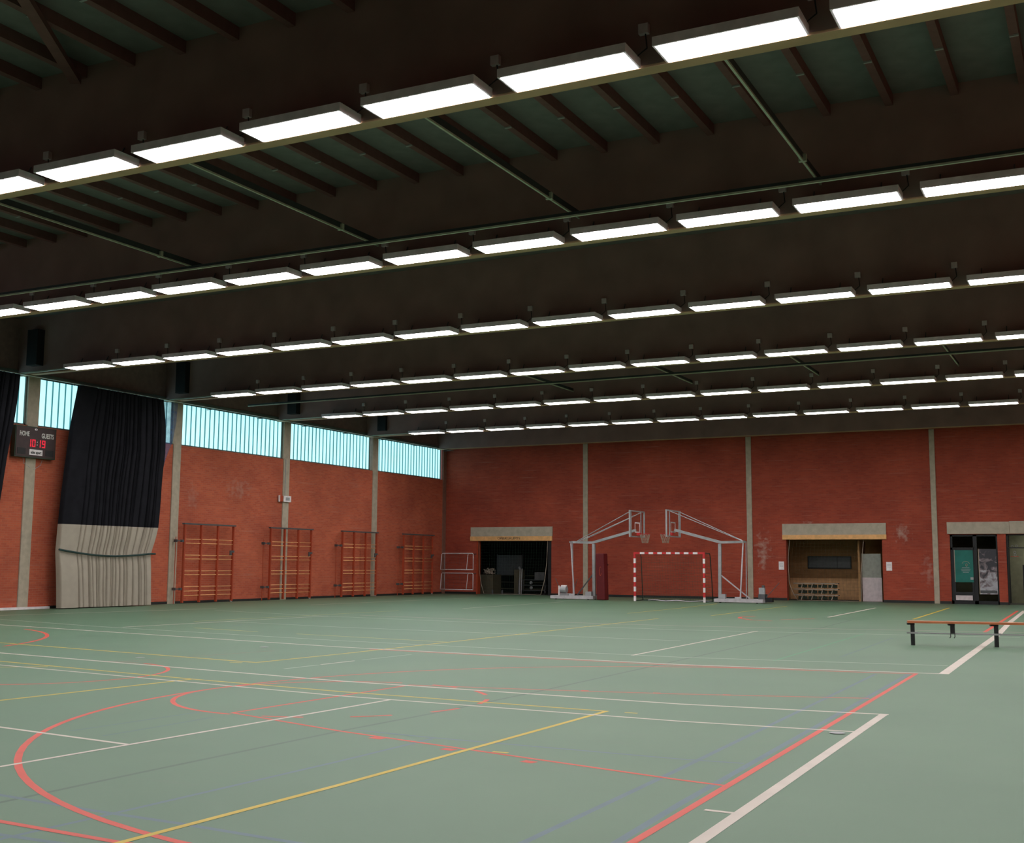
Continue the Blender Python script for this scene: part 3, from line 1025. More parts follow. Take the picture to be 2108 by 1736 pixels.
# ------------------------------------------------------------------ small goals on the back wall by the corner
def mini_goal(label, z):
    t = empty('mini_goal', (-29.46, 51.75, z))
    tag(t, label, 'goal', 'two small white goals in the corner')
    w, h = 0.92, 0.82
    MB().tube([(-w - 0.05, 0, 0), (-w + 0.01, 0, h - 0.04), (-w + 0.06, 0, h), (w - 0.04, 0, h), (w, 0, h - 0.05), (w, 0, 0)], 0.019, 8).build('front_frame', M['white'], t, smooth=True)
    MB().tube([(-w - 0.05, 0, 0.0), (w, 0, 0.0)], 0.019, 8).build('ground_bar', M['white'], t, smooth=True)
    d = 0.9
    wi = 0.62
    MB().tube([(wi - 0.08, 0, 0.02), (wi, 0, h - 0.06), (wi + 0.07, 0.03, h)], 0.018, 8).build('side_post', M['white'], t, smooth=True)
    MB().tube([(-w + 0.17, 0.04, 0.0), (-w + 0.17, 0.04, h)], 0.016, 6).build('rear_post', M['steel_grey'], t, smooth=True)
    for x in (-0.5, 0.5):
        MB().bar((x, 0, h - 0.02), (x, YB - 51.75, h - 0.02), 0.03, 0.03).build('wall_bracket', M['steel_dark'], t)
    mb = MB()
    for k in range(12):
        x = -w + 0.08 + (2 * w - 0.14) * k / 11
        mb.tube([(x, 0.03, 0.02), (x, 0.10, h - 0.02)], 0.003, 3)
    for k in range(6):
        z_ = 0.06 + (h - 0.12) * k / 5
        mb.tube([(-w + 0.05, 0.05, z_), (w - 0.03, 0.05, z_)], 0.003, 3)
    tag(mb.build('net', M['steel_dark'], t), kind='stuff')
    return t


mini_goal('upper one of two small white tube goals hung in the corner', 1.23)
mini_goal('lower one of two small white tube goals hung in the corner', 0.24)

# ------------------------------------------------------------------ handball goal
YG = 47.43
hg = empty('handball_goal', (-16.72, YG, 0))
tag(hg, 'red and white striped handball goal standing before the brick wall', 'goal')
GW, GH, PT = 1.58, 2.08, 0.08


def stripes(name, segs, axis):
    """segs: (from, to, red?)"""
    out = []
    for a, b, red in segs:
        m_ = M['red'] if red else M['white']
        if axis == 'z0':
            mb = MB().box(-GW, -GW + PT, 0, PT, a, b)
        elif axis == 'z1':
            mb = MB().box(GW - PT, GW, 0, PT, a, b)
        else:
            mb = MB().box(a, b, 0, PT, GH - PT, GH)
        out.append((mb, m_))
    return out


zb = [0, 0.21, 0.41, 0.61, 0.81, 1.01, 1.21, 1.41, 1.61, 1.81, 2.08]
for ax, nm_ in (('z0', 'post'), ('z1', 'post')):
    base = MB()
    x0, x1 = (-GW, -GW + PT) if ax == 'z0' else (GW - PT, GW)
    core = base.box(x0 + 0.004, x1 - 0.004, 0.004, PT - 0.004, 0, GH - 0.004).build(nm_, M['white'], hg)
    core['label'] = 'upright goal post striped red and white'
    for k in range(10):
        red = k % 2 == 1
        a, b = zb[k], zb[k + 1]
        o = MB().box(x0, x1, 0, PT, a, b).build('stripe', M['red'] if red else M['white'], core)
        o['label'] = ('red' if red else 'white') + ' painted band'
core = MB().box(-GW + PT, GW - PT, 0.004, PT - 0.004, GH - PT + 0.004, GH - 0.004).build('crossbar', M['white'], hg)
core['label'] = 'crossbar striped red and white'
xb = [-GW + PT]
e = -GW + 0.27
wreds = []
per = 0.3933
for k in range(7):
    a = -GW + 0.29 + per * k
    xb += [a, a + 0.205]
xb += [GW - PT]
for k in range(len(xb) - 1):
    red = k % 2 == 0
    o = MB().box(xb[k], xb[k + 1], 0, PT, GH - PT, GH).build('stripe', M['red'] if red else M['white'], core)
    o['label'] = ('red' if red else 'white') + ' painted band'
# rear frame and net
for s_ in (-1, 1):
    MB().tube([(s_ * (GW - 0.04), PT, GH - 0.03), (s_ * (GW - 0.02), 0.75, GH - 0.05), (s_ * (GW - 0.02), 0.85, GH - 0.2), (s_ * (GW - 0.0), 1.1, 0.02)], 0.018, 6).build('net_hoop', M['strap'], hg, smooth=True)
    MB().tube([(s_ * (GW - 0.04), PT, 0.02), (s_ * (GW - 0.0), 1.1, 0.02)], 0.018, 6).build('ground_bar', M['strap'], hg)
MB().tube([(-GW, 1.1, 0.02), (GW, 1.1, 0.02)], 0.02, 6).build('ground_bar', M['strap'], hg)
mb = MB()
for k in range(27):
    x = -GW + 0.03 + (2 * GW - 0.06) * k / 26
    mb.tube([(x, 0.08, GH - 0.03), (x, 0.8, GH - 0.10), (x, 1.08, 0.03)], 0.0030, 3)
for k in range(18):
    t_ = k / 17
    z_ = GH - 0.1 - (GH - 0.15) * t_
    y_ = 0.8 + 0.28 * t_
    mb.tube([(-GW + 0.02, y_, z_), (GW - 0.02, y_, z_)], 0.0030, 3)
    for s_ in (-1, 1):
        mb.tube([(s_ * (GW - 0.03), 0.08, z_), (s_ * (GW - 0.03), y_, z_)], 0.0030, 3)
tag(mb.build('net', M['net_green'], hg), kind='stuff')
pts = [(-GW + 0.3 + (2 * GW - 0.3) * k / 16, 0.95 - 0.3 * math.sin(PI * k / 16), 0.03 + 0.015 * math.sin(k)) for k in range(17)]
MB().tube(pts, 0.016, 5).build('net_weight_rope', M['lamp_white'], hg, smooth=True)


# ------------------------------------------------------------------ basketball stands
def basketball(name, sgn, ox, label, pad):
    """built along +x (board towards +x) when sgn=1, mirrored when -1; y axis of the hall is depth"""
    t = empty(name, (ox, 47.9, 0))
    tag(t, label, 'basketball stand')
    X = lambda x: x * sgn

    def bx(mb, x0, x1, *a):
        a0, a1 = sorted((X(x0), X(x1)))
        return mb.box(a0, a1, *a)
    # coordinates measured from the rear end of the base
    base = MB()
    bx(base, 0, 2.05, -0.45, -0.33, 0.04, 0.17); bx(base, 0, 2.05, 0.33, 0.45, 0.04, 0.17)
    bx(base, 0, 0.12, -0.33, 0.33, 0.04, 0.17); bx(base, 1.93, 2.05, -0.33, 0.33, 0.04, 0.17); bx(base, 0.8, 0.92, -0.33, 0.33, 0.04, 0.17)
    base.build('base_frame', M['steel_lilac'], t)
    for x in (0.25, 1.8):
        for y in (-0.39, 0.39):
            MB().tube([(X(x), y - 0.03, 0.05), (X(x), y + 0.03, 0.05)], 0.05, 10).build('wheel', M['rubber'], t)
    px = 1.92
    MB().bar((X(px), 0, 0.15), (X(px - 0.02), 0, 2.44), 0.12, 0.12).build('main_post', M['steel_grey'], t)
    mb = MB().bar((X(1.02), -0.14, 0.15), (X(0.86), -0.14, 2.52), 0.05, 0.05)
    mb.build('rear_strut', M['steel_lilac'], t)
    MB().bar((X(0.84), 0.14, 0.15), (X(0.82), 0.14, 2.52), 0.03, 0.03).build('rear_strut', M['steel_grey'], t)
    MB().bar((X(0.86), -0.27, 2.52), (X(0.86), 0.27, 2.52), 0.06, 0.06).build('cross_tube', M['steel_grey'], t)
    MB().bar((X(1.1 if sgn > 0 else 0.66), 0.0, 0.19), (X(px - 0.03), 0.0, 1.15), 0.045, 0.045).build('brace', M['steel_dark'] if sgn > 0 else M['steel_lilac'], t)
    # arm: level then rising
    MB().bar((X(0.84), 0, 2.52), (X(1.90), 0, 2.50), 0.10, 0.10).build('arm_rear', M['steel_grey'], t)
    MB().bar((X(1.86), 0, 2.50), (X(3.88), 0, 3.03), 0.11, 0.11).build('arm', M['steel_grey'], t)
    for y in (-0.3, 0.3):
        MB().tube([(X(1.15 if sgn > 0 else 0.95), y * 0.3, 2.57), (X(3.88), y * 2.2, 3.82)], 0.017, 6).build('stay_rod', M['steel_grey'], t)
    if sgn > 0:
        MB().tube([(X(1.3), 0.0, 2.56), (X(3.86), -0.3, 3.6)], 0.012, 6).build('stay_rod', M['steel_grey'], t)
    # board, facing +x
    bxp = 3.94
    fr = MB()
    bx(fr, bxp - 0.03, bxp + 0.03, -0.90, -0.85, 2.72, 3.87); bx(fr, bxp - 0.03, bxp + 0.03, 0.85, 0.90, 2.72, 3.87)
    bx(fr, bxp - 0.03, bxp + 0.03, -0.85, 0.85, 2.72, 2.77); bx(fr, bxp - 0.03, bxp + 0.03, -0.85, 0.85, 3.82, 3.87)
    bx(fr, bxp - 0.06, bxp - 0.03, -0.62, -0.58, 2.77, 3.82); bx(fr, bxp - 0.06, bxp - 0.03, 0.58, 0.62, 2.77, 3.82)
    bd = fr.build('backboard_frame', M['steel_grey'], t)
    g = MB()
    bx(g, bxp - 0.008, bxp + 0.008, -0.85, 0.85, 2.77, 3.82)
    g.build('board_glass', M['glass'], bd)
    tq = MB()
    for (ya, yb, za, zb_) in ((-0.295, -0.245, 2.92, 3.37), (0.245, 0.295, 2.92, 3.37), (-0.245, 0.245, 2.92, 2.97), (-0.245, 0.245, 3.32, 3.37)):
        bx(tq, bxp + 0.008, bxp + 0.014, ya, yb, za, zb_)
    tq.build('target_square', M['white'], bd)
    rc = X(bxp + 0.36)
    MB().tube([(rc + 0.225 * math.cos(a), 0.225 * math.sin(a), 2.86) for a in [2 * PI * k / 24 for k in range(24)]], 0.012, 6, closed=True).build('rim', M['red'], t, smooth=True)
    mb = MB()
    bx(mb, bxp + 0.01, bxp + 0.15, -0.09, 0.09, 2.82, 2.92)
    mb.build('rim_bracket', M['red'], t)
    net = MB()
    for k in range(12):
        a = 2 * PI * k / 12
        for s_ in (1, -1):
            pp = []
            for q in range(4):
                rr = 0.222 - 0.032 * q
                aa = a + s_ * q * PI / 12
                pp.append((rc + rr * math.cos(aa), rr * math.sin(aa), 2.86 - 0.13 * q))
            net.tube(pp, 0.007, 3)
    tag(net.build('net', M['net_pale'], t), kind='stuff')
    # counterweight and jack at the rear
    if sgn > 0:
        mb = MB()
        bx(mb, 0.30, 0.72, -0.18, 0.2, 0.17, 0.26)
        mb.build('weight_tray', M['steel_grey'], t)
        MB().tube([(X(0.36), -0.1, 0.42), (X(0.64), -0.1, 0.42)], 0.155, 14).build('hydraulic_tank', M['steel_grey'], t, smooth=False)
        MB().box(X(0.42) - 0.03, X(0.62), -0.16, -0.02, 0.55, 0.62).build('tank_cap', M['white'], t)
        MB().bar((X(0.31), -0.2, 0.17), (X(0.31), -0.2, 0.60), 0.05, 0.04).build('handle_mount', M['white'], t)
        MB().tube([(X(0.31), -0.2, 0.55), (X(0.15), -0.25, 0.92)], 0.013, 6).build('handle', M['steel_dark'], t)
        MB().tube([(X(0.80), 0.2, 0.30), (X(1.02), 0.2, 0.88)], 0.013, 6).build('handle', M['steel_dark'], t)
    else:
        mb = MB()
        bx(mb, -0.02, 0.25, -0.2, 0.2, 0.17, 0.38)
        mb.build('weight_tray', M['steel_dark'], t)
        mb = MB()
        mb.prism([(X(0.0), -0.15), (X(0.24), -0.15), (X(0.20), 0.15), (X(0.04), 0.15)], 0.36, 0.64)
        mb.build('hydraulic_tank', M['steel_grey'], t)
        MB().box(X(0.08) - 0.05, X(0.08) + 0.05, -0.1, 0.0, 0.62, 0.74).build('tank_cap', M['steel_dark'], t)
        MB().tube([(X(-0.05), -0.1, 0.25), (X(-0.62), -0.15, 0.86)], 0.013, 6).build('handle', M['steel_dark'], t)
        MB().tube([(X(-0.62), -0.15, 0.86), (X(-0.68), -0.155, 0.93)], 0.026, 6).build('handle_grip', M['rust_red'], t)
        bx(MB(), -0.3, -0.02, -0.12, 0.12, 0.06, 0.24).build('jack_wheel_box', M['rubber'], t)
    gs = MB()
    gs.prism([(X(0.90), -0.46), (X(1.16), -0.46), (X(1.16), -0.40), (X(0.90), -0.40)], 0.17, 0.26)
    gs.build('gusset', M['steel_lilac'], t)
    gs = MB()
    gs.prism([(X(1.62), -0.30), (X(1.90), -0.30), (X(1.90), -0.10), (X(1.62), -0.10)], 0.17, 0.36)
    gs.build('post_bracket', M['steel_grey'], t)
    return t


basketball('basketball_stand', 1, -22.25, 'grey basketball stand with glass board, its post padded red', True)
basketball('basketball_stand', -1, -12.72, 'grey basketball stand with bare post, its board facing the padded one', False)
# red protective pad around the post: strapped to the stand but a thing of its own
pd = empty('post_pad', (-19.75, 47.45, 0))
tag(pd, 'tall dark red protective pad strapped before the basketball post', 'pad')
mb = MB()
b0 = len(mb.v)
ins = [(-0.25, -0.16), (0.13, -0.16), (0.13, 0.30), (-0.25, 0.30)]
mb.v += [(x + 0.04, y, 0.02) for x, y in ins] + [(x - 0.015, y, 2.02) for x, y in ins]
mb.f += [(3, 2, 1, 0), (4, 5, 6, 7), (0, 1, 5, 4), (1, 2, 6, 5), (2, 3, 7, 6), (3, 0, 4, 7)]
po = mb.build('pad_body', M['pad'], pd)
bm_ = po.modifiers.new('bevel', 'BEVEL'); bm_.width = 0.03; bm_.segments = 3
MB().tube([(-0.03 + 0.045 * math.cos(a), -0.163, 1.25 + 0.19 * math.sin(a)) for a in [PI * 0.35 + 1.5 * PI * k / 20 for k in range(21)]], 0.010, 4).build('faded_emblem', M['rust_red'], pd)
for z in (0.6, 1.5):
    MB().box(-0.10, 0.10, 0.29, 0.42, z, z + 0.06).build('strap', M['black'], pd)

# ------------------------------------------------------------------ storeroom 1
def room(nm_, a, b, depth, h, mw, mf, label):
    y0, y1 = YB + 0.3, YB + 0.3 + depth
    o = MB().box(a - 0.15, b + 0.15, y1, y1 + 0.15, 0, h).build(nm_ + '_rear', mw)
    tag(o, label, kind='structure')
    for q in (MB().box(a - 0.15, a, y0, y1, 0, h), MB().box(b, b + 0.15, y0, y1, 0, h)):
        tag(q.build(nm_ + '_side', mw), label.replace('walls', 'side wall'), kind='structure')
    tag(MB().box(a - 0.15, b + 0.15, y0, y1 + 0.15, h, h + 0.15).build(nm_.replace('wall', 'ceiling'), mw), label.replace('walls', 'ceiling'), kind='structure')
    tag(MB().box(a - 0.15, b + 0.15, YB + 0.35, y1, -0.2, 0.0).build(nm_.replace('wall', 'floor'), mf), label.replace('walls', 'floor'), kind='structure')
    return o


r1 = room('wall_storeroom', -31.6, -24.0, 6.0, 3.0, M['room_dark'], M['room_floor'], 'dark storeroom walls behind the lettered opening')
o = MB().box(-28.95, -28.88, YB + 0.02, YB + 0.32, 0, 2.69).build('trim_2', M['rust_red']); tag(o, 'brown jamb of the dark storeroom opening', kind='structure')
o = MB().box(-24.92, -24.72, YB + 0.04, YB + 0.32, 0, 2.69).build('trim_3', M['black']); tag(o, 'black jamb of the dark storeroom opening', kind='structure')


def simple(name, mb, mat, label, cat, group=None):
    o = mb.build(name, mat)
    return tag(o, label, cat, group)


bd = empty('folding_board', (-28.3, 55.6, 0))
tag(bd, 'large grey board standing in the dark storeroom', 'board')
MB().box(-0.95, 0.62, 0, 0.05, 0.95, 2.0).build('panel', M['steel_dark'], bd)
MB().box(-0.95, -0.90, -0.01, 0.06, 0, 2.03).box(0.57, 0.62, -0.01, 0.06, 0, 2.03).build('frame', M['black'], bd)
sh = empty('storage_shelf', (-28.2, 56.6, 0))
tag(sh, 'dark metal shelf rack across the storeroom', 'shelf')
for x in (-1.5, 0.0, 1.5):
    MB().box(x - 0.025, x + 0.025, -0.25, -0.2, 0, 1.1).box(x - 0.025, x + 0.025, 0.2, 0.25, 0, 1.1).build('upright', M['steel_dark'], sh)
for z in (0.2, 0.55, 0.9):
    MB().box(-1.5, 1.5, -0.25, 0.25, z, z + 0.03).build('shelf_board', M['wood_dark'], sh)
for i, x in enumerate((-27.28, -27.17)):
    simple('net_post', MB().tube([(x + 0.10, 54.2, 0), (x + 0.15, 54.2, 1.30)], 0.025, 8), M['steel_grey'], 'slim pale net post standing in the storeroom, ' + ('left one of the pair' if i == 0 else 'right one of the pair'), 'post', 'net posts in the storeroom')
for (x, z, lb) in ((-27.72, 1.325, 'white ball high beside the net posts in the storeroom'), (-26.77, 0.58, 'white ball in the cart, above another ball'), (-26.76, 0.32, 'white ball low in the cart')):
    simple('ball', MB().ball((x, 55.3 if z > 1 else 54.75, z), 0.085), M['steel_grey'], lb, 'ball', 'white balls in the storeroom')
ct = empty('ball_cart', (-26.62, 54.75, 0))
tag(ct, 'dark wire ball cart in the storeroom', 'cart')
for x in (-0.75, 0.75):
    for y in (-0.25, 0.3):
        MB().box(x - 0.015, x + 0.015, y - 0.015, y + 0.015, 0.08, 0.72).build('leg', M['steel_dark'], ct)
        MB().tube([(x, y - 0.02, 0.04), (x, y + 0.02, 0.04)], 0.04, 8).build('wheel', M['rubber'], ct)
for z in (0.2, 0.45, 0.72):
    MB().tube([(-0.75, -0.25, z), (0.75, -0.25, z), (0.75, 0.3, z), (-0.75, 0.3, z)], 0.012, 5, closed=True).build('rail', M['steel_dark'], ct)
MB().box(-0.75, 0.75, -0.25, 0.3, 0.18, 0.2).build('tray', M['steel_dark'], ct)
# balls rest on small shelf: high ball on a bracket box
simple('cardboard_box', MB().box(-26.5, -25.95, 54.6, 55.0, 0.735, 1.12), M['steel_dark'], 'grey box on top of the ball cart', 'box')
simple('gym_box', MB().bev(-27.95, -27.5, 55.1, 55.5, 0, 1.24, 0.02), M['wood_dark'], 'tall dark box beside the net posts', 'box')
mb = MB()
for k in range(16):
    a = [(-29.15 + random.uniform(-0.28, 0.28), 54.6 + random.uniform(-0.2, 0.2), 1.0 + random.uniform(0.0, 0.32)) for _ in range(4)]
    mb.tube(a, 0.018, 5)
o = mb.build('rope_heap', M['net_pale']); tag(o, 'pale tangled rope net heaped on a dark stack in the storeroom', 'rope')
simple('mat_stack', MB().box(-29.5, -28.7, 54.2, 55.1, 0, 0.98), M['wood_dark'], 'dark stack of mats under the rope heap', 'mat')
for i, (x, z) in enumerate(((-28.62, 0.12), (-28.05, 0.12), (-28.55, 0.45), (-28.55, 0.33))):
    simple('floor_weight', MB().tube([(x, 54.0, 0.0), (x, 54.0, 0.20 if i < 2 else z)], 0.05, 8), M['steel_dark'], 'small grey floor stand in the storeroom, ' + ['beside the mat stack', 'towards the middle', 'behind the first', 'lowest of the four'][i], 'stand') if i < 2 else None


# protective nets across the openings
def opening_net(name, label, left, right, bottom, ztop, y, nx, nz, rr=0.002):
    t = empty(name, ((left[0][0] + right[0][0]) / 2, y, 0))
    tag(t, label, 'net')
    cx = t.location.x
    MB().tube([(x - cx, 0, z) for x, z in left], [0.009 + 0.006 * i / len(left) for i in range(len(left))], 6).build('edge_rope', M['net_pale'], t, smooth=True)
    MB().tube([(x - cx, 0, z) for x, z in right], [0.011 + 0.018 * i / len(right) for i in range(len(right))], 6).build('edge_rope', M['net_pale'], t, smooth=True)
    MB().tube([(x - cx, 0, z) for x, z in bottom], 0.008, 6).build('bottom_rope', M['net_pale'], t, smooth=True)

    def at(tab, z):
        for (xa, za), (xb, zb_) in zip(tab, tab[1:]):
            if za >= z >= zb_:
                return xa + (xb - xa) * (za - z) / max(1e-6, za - zb_)
        return tab[-1][0]
    mb = MB()
    for i in range(1, nx):
        u = i / nx
        mb.tube([(at(left, z) * (1 - u) + at(right, z) * u - cx, 0.02 * math.sin(i + z * 3), z) for z in [ztop - (ztop - 0.04) * q / 6 for q in range(7)]], rr, 3)
    for j in range(1, nz):
        z = 0.04 + (ztop - 0.04) * j / nz
        mb.tube([(at(left, z) - cx, 0, z), (at(right, z) - cx, 0, z)], rr, 3)
    tag(mb.build('mesh', M['net_green'], t), kind='stuff')
    return t


opening_net('ball_net', 'thin ball net hanging across the dark storeroom opening',
            [(-28.84, 2.68), (-28.80, 1.2), (-28.68, 0.5), (-28.52, 0.03)], [(-24.95, 2.68), (-25.0, 1.6), (-25.10, 0.8), (-25.32, 0.03)],
            [(-28.52, 0.02), (-27.2, 0.015), (-26.2, 0.03), (-25.32, 0.02)], 2.68, YB + 0.05, 26, 18)
opening_net('ball_net', 'thin ball net hanging across the ochre storeroom opening',
            [(-12.90, 2.70), (-12.98, 1.9), (-12.96, 0.8), (-12.80, 0.35), (-12.60, 0.03)], [(-9.66, 2.70), (-9.72, 2.1), (-9.80, 1.2), (-9.82, 0.03)],
            [(-12.60, 0.02), (-12.0, 0.02), (-11.3, 0.03), (-9.82, 0.02)], 2.70, YB + 0.05, 20, 18)

# ------------------------------------------------------------------ storeroom 2
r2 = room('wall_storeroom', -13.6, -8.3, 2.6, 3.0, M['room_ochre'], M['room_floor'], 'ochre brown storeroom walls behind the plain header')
rw = empty('window_6', (-11.75, 55.70, 0)); tag(rw, 'dark long window in the ochre storeroom', kind='structure')
MB().box(-1.0, 1.0, -0.04, 0.0, 1.42, 2.0).build('window_frame', M['black'], rw)
MB().box(-0.95, 0.35, -0.05, -0.04, 1.47, 1.95).build('pane', M['steel_dark'], rw)
MB().box(0.38, 0.95, -0.05, -0.04, 1.47, 1.95).build('pane', M['steel_dark'], rw)
wc = MB().box(-13.6, -8.3, YB + 2.87, YB + 2.9, 0, 0.98).build('trim_4', M['wainscot']); tag(wc, 'lighter ochre lower panelling in the storeroom', kind='structure')
dr = empty('door_1', (-9.50, 53.75, 0)); tag(dr, 'two-tone grey door in the ochre storeroom', kind='structure')
MB().box(-0.42, 0.40, 0, 0.05, 1.05, 2.10).build('upper_panel', M['door_grey_up'], dr)
MB().box(-0.42, 0.42, -0.01, 0.05, 0.0, 1.05).build('lower_panel', M['door_grey_low'], dr)
simple('side_board', MB().box(-10.04, -9.96, 53.5, 54.9, 0, 2.65), M['room_ochre'], 'upright ochre board beside the two-tone grey door', 'board')
for b_i in range(3):
    z0 = 0.02 + 0.26 * b_i
    t = empty('low_bench', (-12.0, 54.0, z0))
    tag(t, 'long low wooden bench in the ochre storeroom, %s of the stack' % ['lowest', 'middle one', 'topmost'][b_i], 'bench', 'stacked benches in the ochre storeroom')
    MB().box(-1.0, 1.0, -0.14, 0.14, 0.20, 0.235).build('seat', M['wood_dark'] if b_i < 2 else M['fascia'], t)
    MB().box(-1.0, 1.0, -0.17, -0.14, 0.195, 0.24).build('seat_edge', M['net_pale'], t)
    for x in (-0.6, -0.15, 0.3, 0.75):
        MB().bar((x - 0.06, -0.12, 0), (x, -0.12, 0.2), 0.03, 0.04).build('leg', M['net_pale'], t)
        MB().box(x - 0.2, x + 0.2, -0.10, -0.07, 0.03, 0.16).build('gap_fill', M['gap_dark'], t)  # added dark board standing in for the dark gap under the seat
        MB().bar((x + 0.05, 0.12, 0), (x, 0.12, 0.2), 0.03, 0.04).build('leg', M['net_green'], t)

# ------------------------------------------------------------------ glazed doors on the right
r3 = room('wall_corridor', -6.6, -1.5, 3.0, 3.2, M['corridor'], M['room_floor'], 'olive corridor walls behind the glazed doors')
MB().box(-4.13, -4.0, YB + 0.3, YB + 3.3, 0, 3.2).build('partition', M['room_dark'], r3)
cl_ = bpy.data.lights.new('corridor_lamp', 'AREA'); cl_.shape = 'RECTANGLE'; cl_.size = 0.3; cl_.size_y = 1.6; cl_.energy = 26
co = bpy.data.objects.new('corridor_lamp', cl_); co.location = (-2.6, YB + 1.8, 3.15); col.objects.link(co)
d2 = empty('door_2', (-5.155, YB + 0.08, 0)); tag(d2, 'black framed glazed double door with two posters', kind='structure')
fr = MB()
W2 = 0.935
fr.box(-W2, -W2 + 0.09, 0, 0.08, 0, 2.93).box(W2 - 0.06, W2, 0, 0.08, 0, 2.93).box(-W2, W2, 0, 0.08, 2.83, 2.93)
fr.box(-W2, 0.0, 0, 0.08, 2.27, 2.36).box(-0.03, 0.12, 0, 0.08, 0, 2.9).box(-W2, W2, 0, 0.08, 0, 0.14)
fr.build('door_frame', M['black'], d2)
lf = MB().box(-0.84, -0.76, -0.02, 0.05, 0.14, 2.27).box(-0.11, -0.03, -0.02, 0.05, 0.14, 2.27).box(-0.76, -0.11, -0.02, 0.05, 0.14, 0.50).box(-0.76, -0.11, -0.02, 0.05, 2.2, 2.27)
leaf = lf.build('door_leaf', M['black'], d2)
MB().box(-0.76, -0.11, 0.01, 0.02, 0.50, 2.20).build('pane', M['glass'], leaf)
MB().box(-0.17, -0.05, -0.06, -0.02, 1.02, 1.12).build('door_handle', M['steel_grey'], leaf)
MB().box(0.12, 0.875, 0.02, 0.03, 0.14, 2.83).build('pane', M['glass'], d2)
MB().box(-0.845, -0.03, 0.02, 0.03, 2.36, 2.83).build('pane', M['glass'], d2)
pg = empty('poster', (-5.56, YB + 0.05, 0)); tag(pg, 'green poster on the black door leaf', 'poster')
MB().box(-0.37, 0.36, -0.01, 0.005, 0.91, 2.25).build('sheet', M['poster_green'], pg)
MB().box(-0.385, -0.36, -0.012, 0.004, 0.91, 2.26).build('pale_edge', M['net_pale'], pg)
em = MB()
em.tube([(0.07 + 0.15 * math.cos(a), -0.012, 1.66 + 0.12 * math.sin(a)) for a in [PI * 0.95 * 1.0 - (PI * 0.9) * k / 14 for k in range(15)]], 0.008, 4)
em.tube([(0.10 + 0.035 * math.cos(a), -0.012, 1.63 + 0.055 * math.sin(a)) for a in [2 * PI * k / 12 for k in range(12)]], 0.009, 4, closed=True)
em.build('emblem', M['net_pale'], pg)
for z, w_ in ((1.50, 0.15), (1.44, 0.19), (1.38, 0.17), (1.32, 0.12)):
    MB().box(0.06 - w_, 0.06 + w_, -0.012, -0.009, z, z + 0.018).build('print_line', M['steel_grey'], pg)
pp = empty('poster', (-4.62, YB + 0.06, 0)); tag(pp, 'grey photographic poster on the side pane of the black door', 'poster')
MB().box(-0.36, 0.34, -0.012, 0.004, 0.42, 2.30).build('sheet', M['photo'], pp)
MB().box(-0.34, 0.32, -0.016, -0.012, 0.47, 0.58).build('dark_band', M['steel_dark'], pp)
MB().box(-0.37, -0.34, -0.014, 0.004, 0.42, 2.31).build('pale_edge', M['net_pale'], pp)
pl = MB().box(-5.93, -5.27, YB + 0.035, YB + 0.06, 0.16, 0.36).build('door_plate', M['door_grey_low'])
tag(pl, 'pale blank plate low on the black door leaf', 'plate')
d3 = empty('door_3', (-2.95, YB + 0.08, 0)); tag(d3, 'black framed glazed door cut off by the picture edge', kind='structure')
MB().box(-0.94, -0.89, 0, 0.08, 0, 2.93).box(-0.94, 0.95, 0, 0.08, 2.86, 2.93).box(-0.94, 0.95, 0, 0.06, 2.33, 2.37).box(0.9, 0.95, 0, 0.08, 0, 2.93).build('door_frame', M['black'], d3)
MB().box(-0.89, 0.9, 0.03, 0.04, 0.0, 2.86).build('pane', M['glass'], d3)
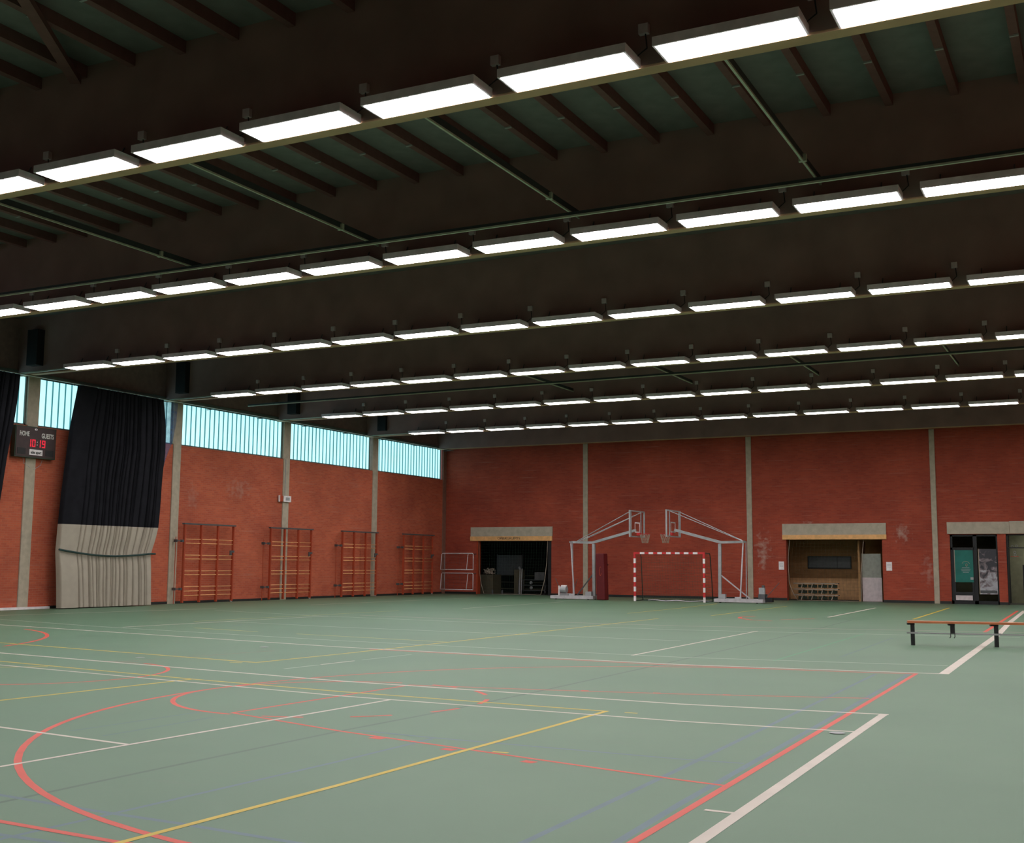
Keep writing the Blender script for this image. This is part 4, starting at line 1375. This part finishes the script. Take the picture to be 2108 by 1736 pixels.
# stickers on the transom glass
st = empty('glass_sticker', (-3.58, YB + 0.10, 0)); tag(st, 'small pale figure stickers on the glass of the cut-off door', 'sticker')
for (x, z) in ((-0.08, 2.40), (0.08, 2.42), (0.0, 2.16), (0.02, 2.05)):
    MB().tube([(x + 0.045 * math.cos(a), 0, z + 0.05 * math.sin(a)) for a in [2 * PI * k / 12 for k in range(12)]], 0.008, 4, closed=True).build('ring', M['steel_grey'], st)
MB().box(-0.16, 0.16, -0.004, 0.004, 1.98, 2.0).build('line', M['rust_red'], st)
simple('coat', MB().prism([(-3.36, 53.9), (-3.0, 53.9), (-2.95, 54.15), (-3.3, 54.15)], 0.1, 1.65), M['black'], 'dark object seen through the cut-off glazed door', 'coat')

for x, lb in ((-13.28, 'white paper notice on the brick, nearer the handball goal'), (-8.60, 'white paper notice on the brick, nearer the glazed doors')):
    t = empty('paper_notice', (x, YB - 0.005, 1.55)); tag(t, lb, 'notice', 'paper notices beside the ochre storeroom')
    MB().box(-0.12, 0.12, -0.006, 0.003, -0.185, 0.185).build('sheet', M['white'], t)
    for z in (0.08, 0.02, -0.04):
        MB().box(-0.08, 0.08, -0.008, -0.006, z, z + 0.012).build('print_line', M['steel_grey'], t)

# ------------------------------------------------------------------ bench at right
bn = empty('gym_bench', (-3.64, 24.68, 0), math.atan2(0.50, 1.53))
bn.rotation_euler = (0, 0, math.radians(12))
tag(bn, 'long low gym bench with orange wooden seat and black legs', 'bench')
MB().bev(-0.06, 3.9, -0.13, 0.13, 0.435, 0.475, 0.01).build('seat', M['bench'], bn)
MB().box(-0.08, 3.9, -0.03, 0.03, 0.225, 0.25).build('lower_rail', M['steel_grey'], bn)
for x in (0.03, 1.58, 3.1):
    l_ = MB()
    l_.bev(x - 0.038, x + 0.038, -0.10, -0.02, 0.0, 0.435, 0.01)
    l_.box(x - 0.10, x + 0.04, -0.10, 0.10, 0.40, 0.435)
    l_.build('leg', M['black'], bn)
    MB().box(x - 0.06, x + 0.09, -0.11, 0.04, 0.225, 0.26).build('rail_clamp', M['steel_grey'], bn)
MB().box(0.74, 0.82, -0.08, 0.02, 0.25, 0.435).box(0.70, 0.82, -0.10, 0.10, 0.40, 0.435).build('middle_bracket', M['black'], bn)
MB().tube([(0.74, -0.05, 0.25), (0.74, -0.05, 0.18), (0.72, -0.09, 0.16)], 0.009, 5).tube([(0.82, -0.05, 0.25), (0.82, -0.05, 0.18), (0.80, -0.09, 0.16)], 0.009, 5).build('hook', M['steel_dark'], bn)
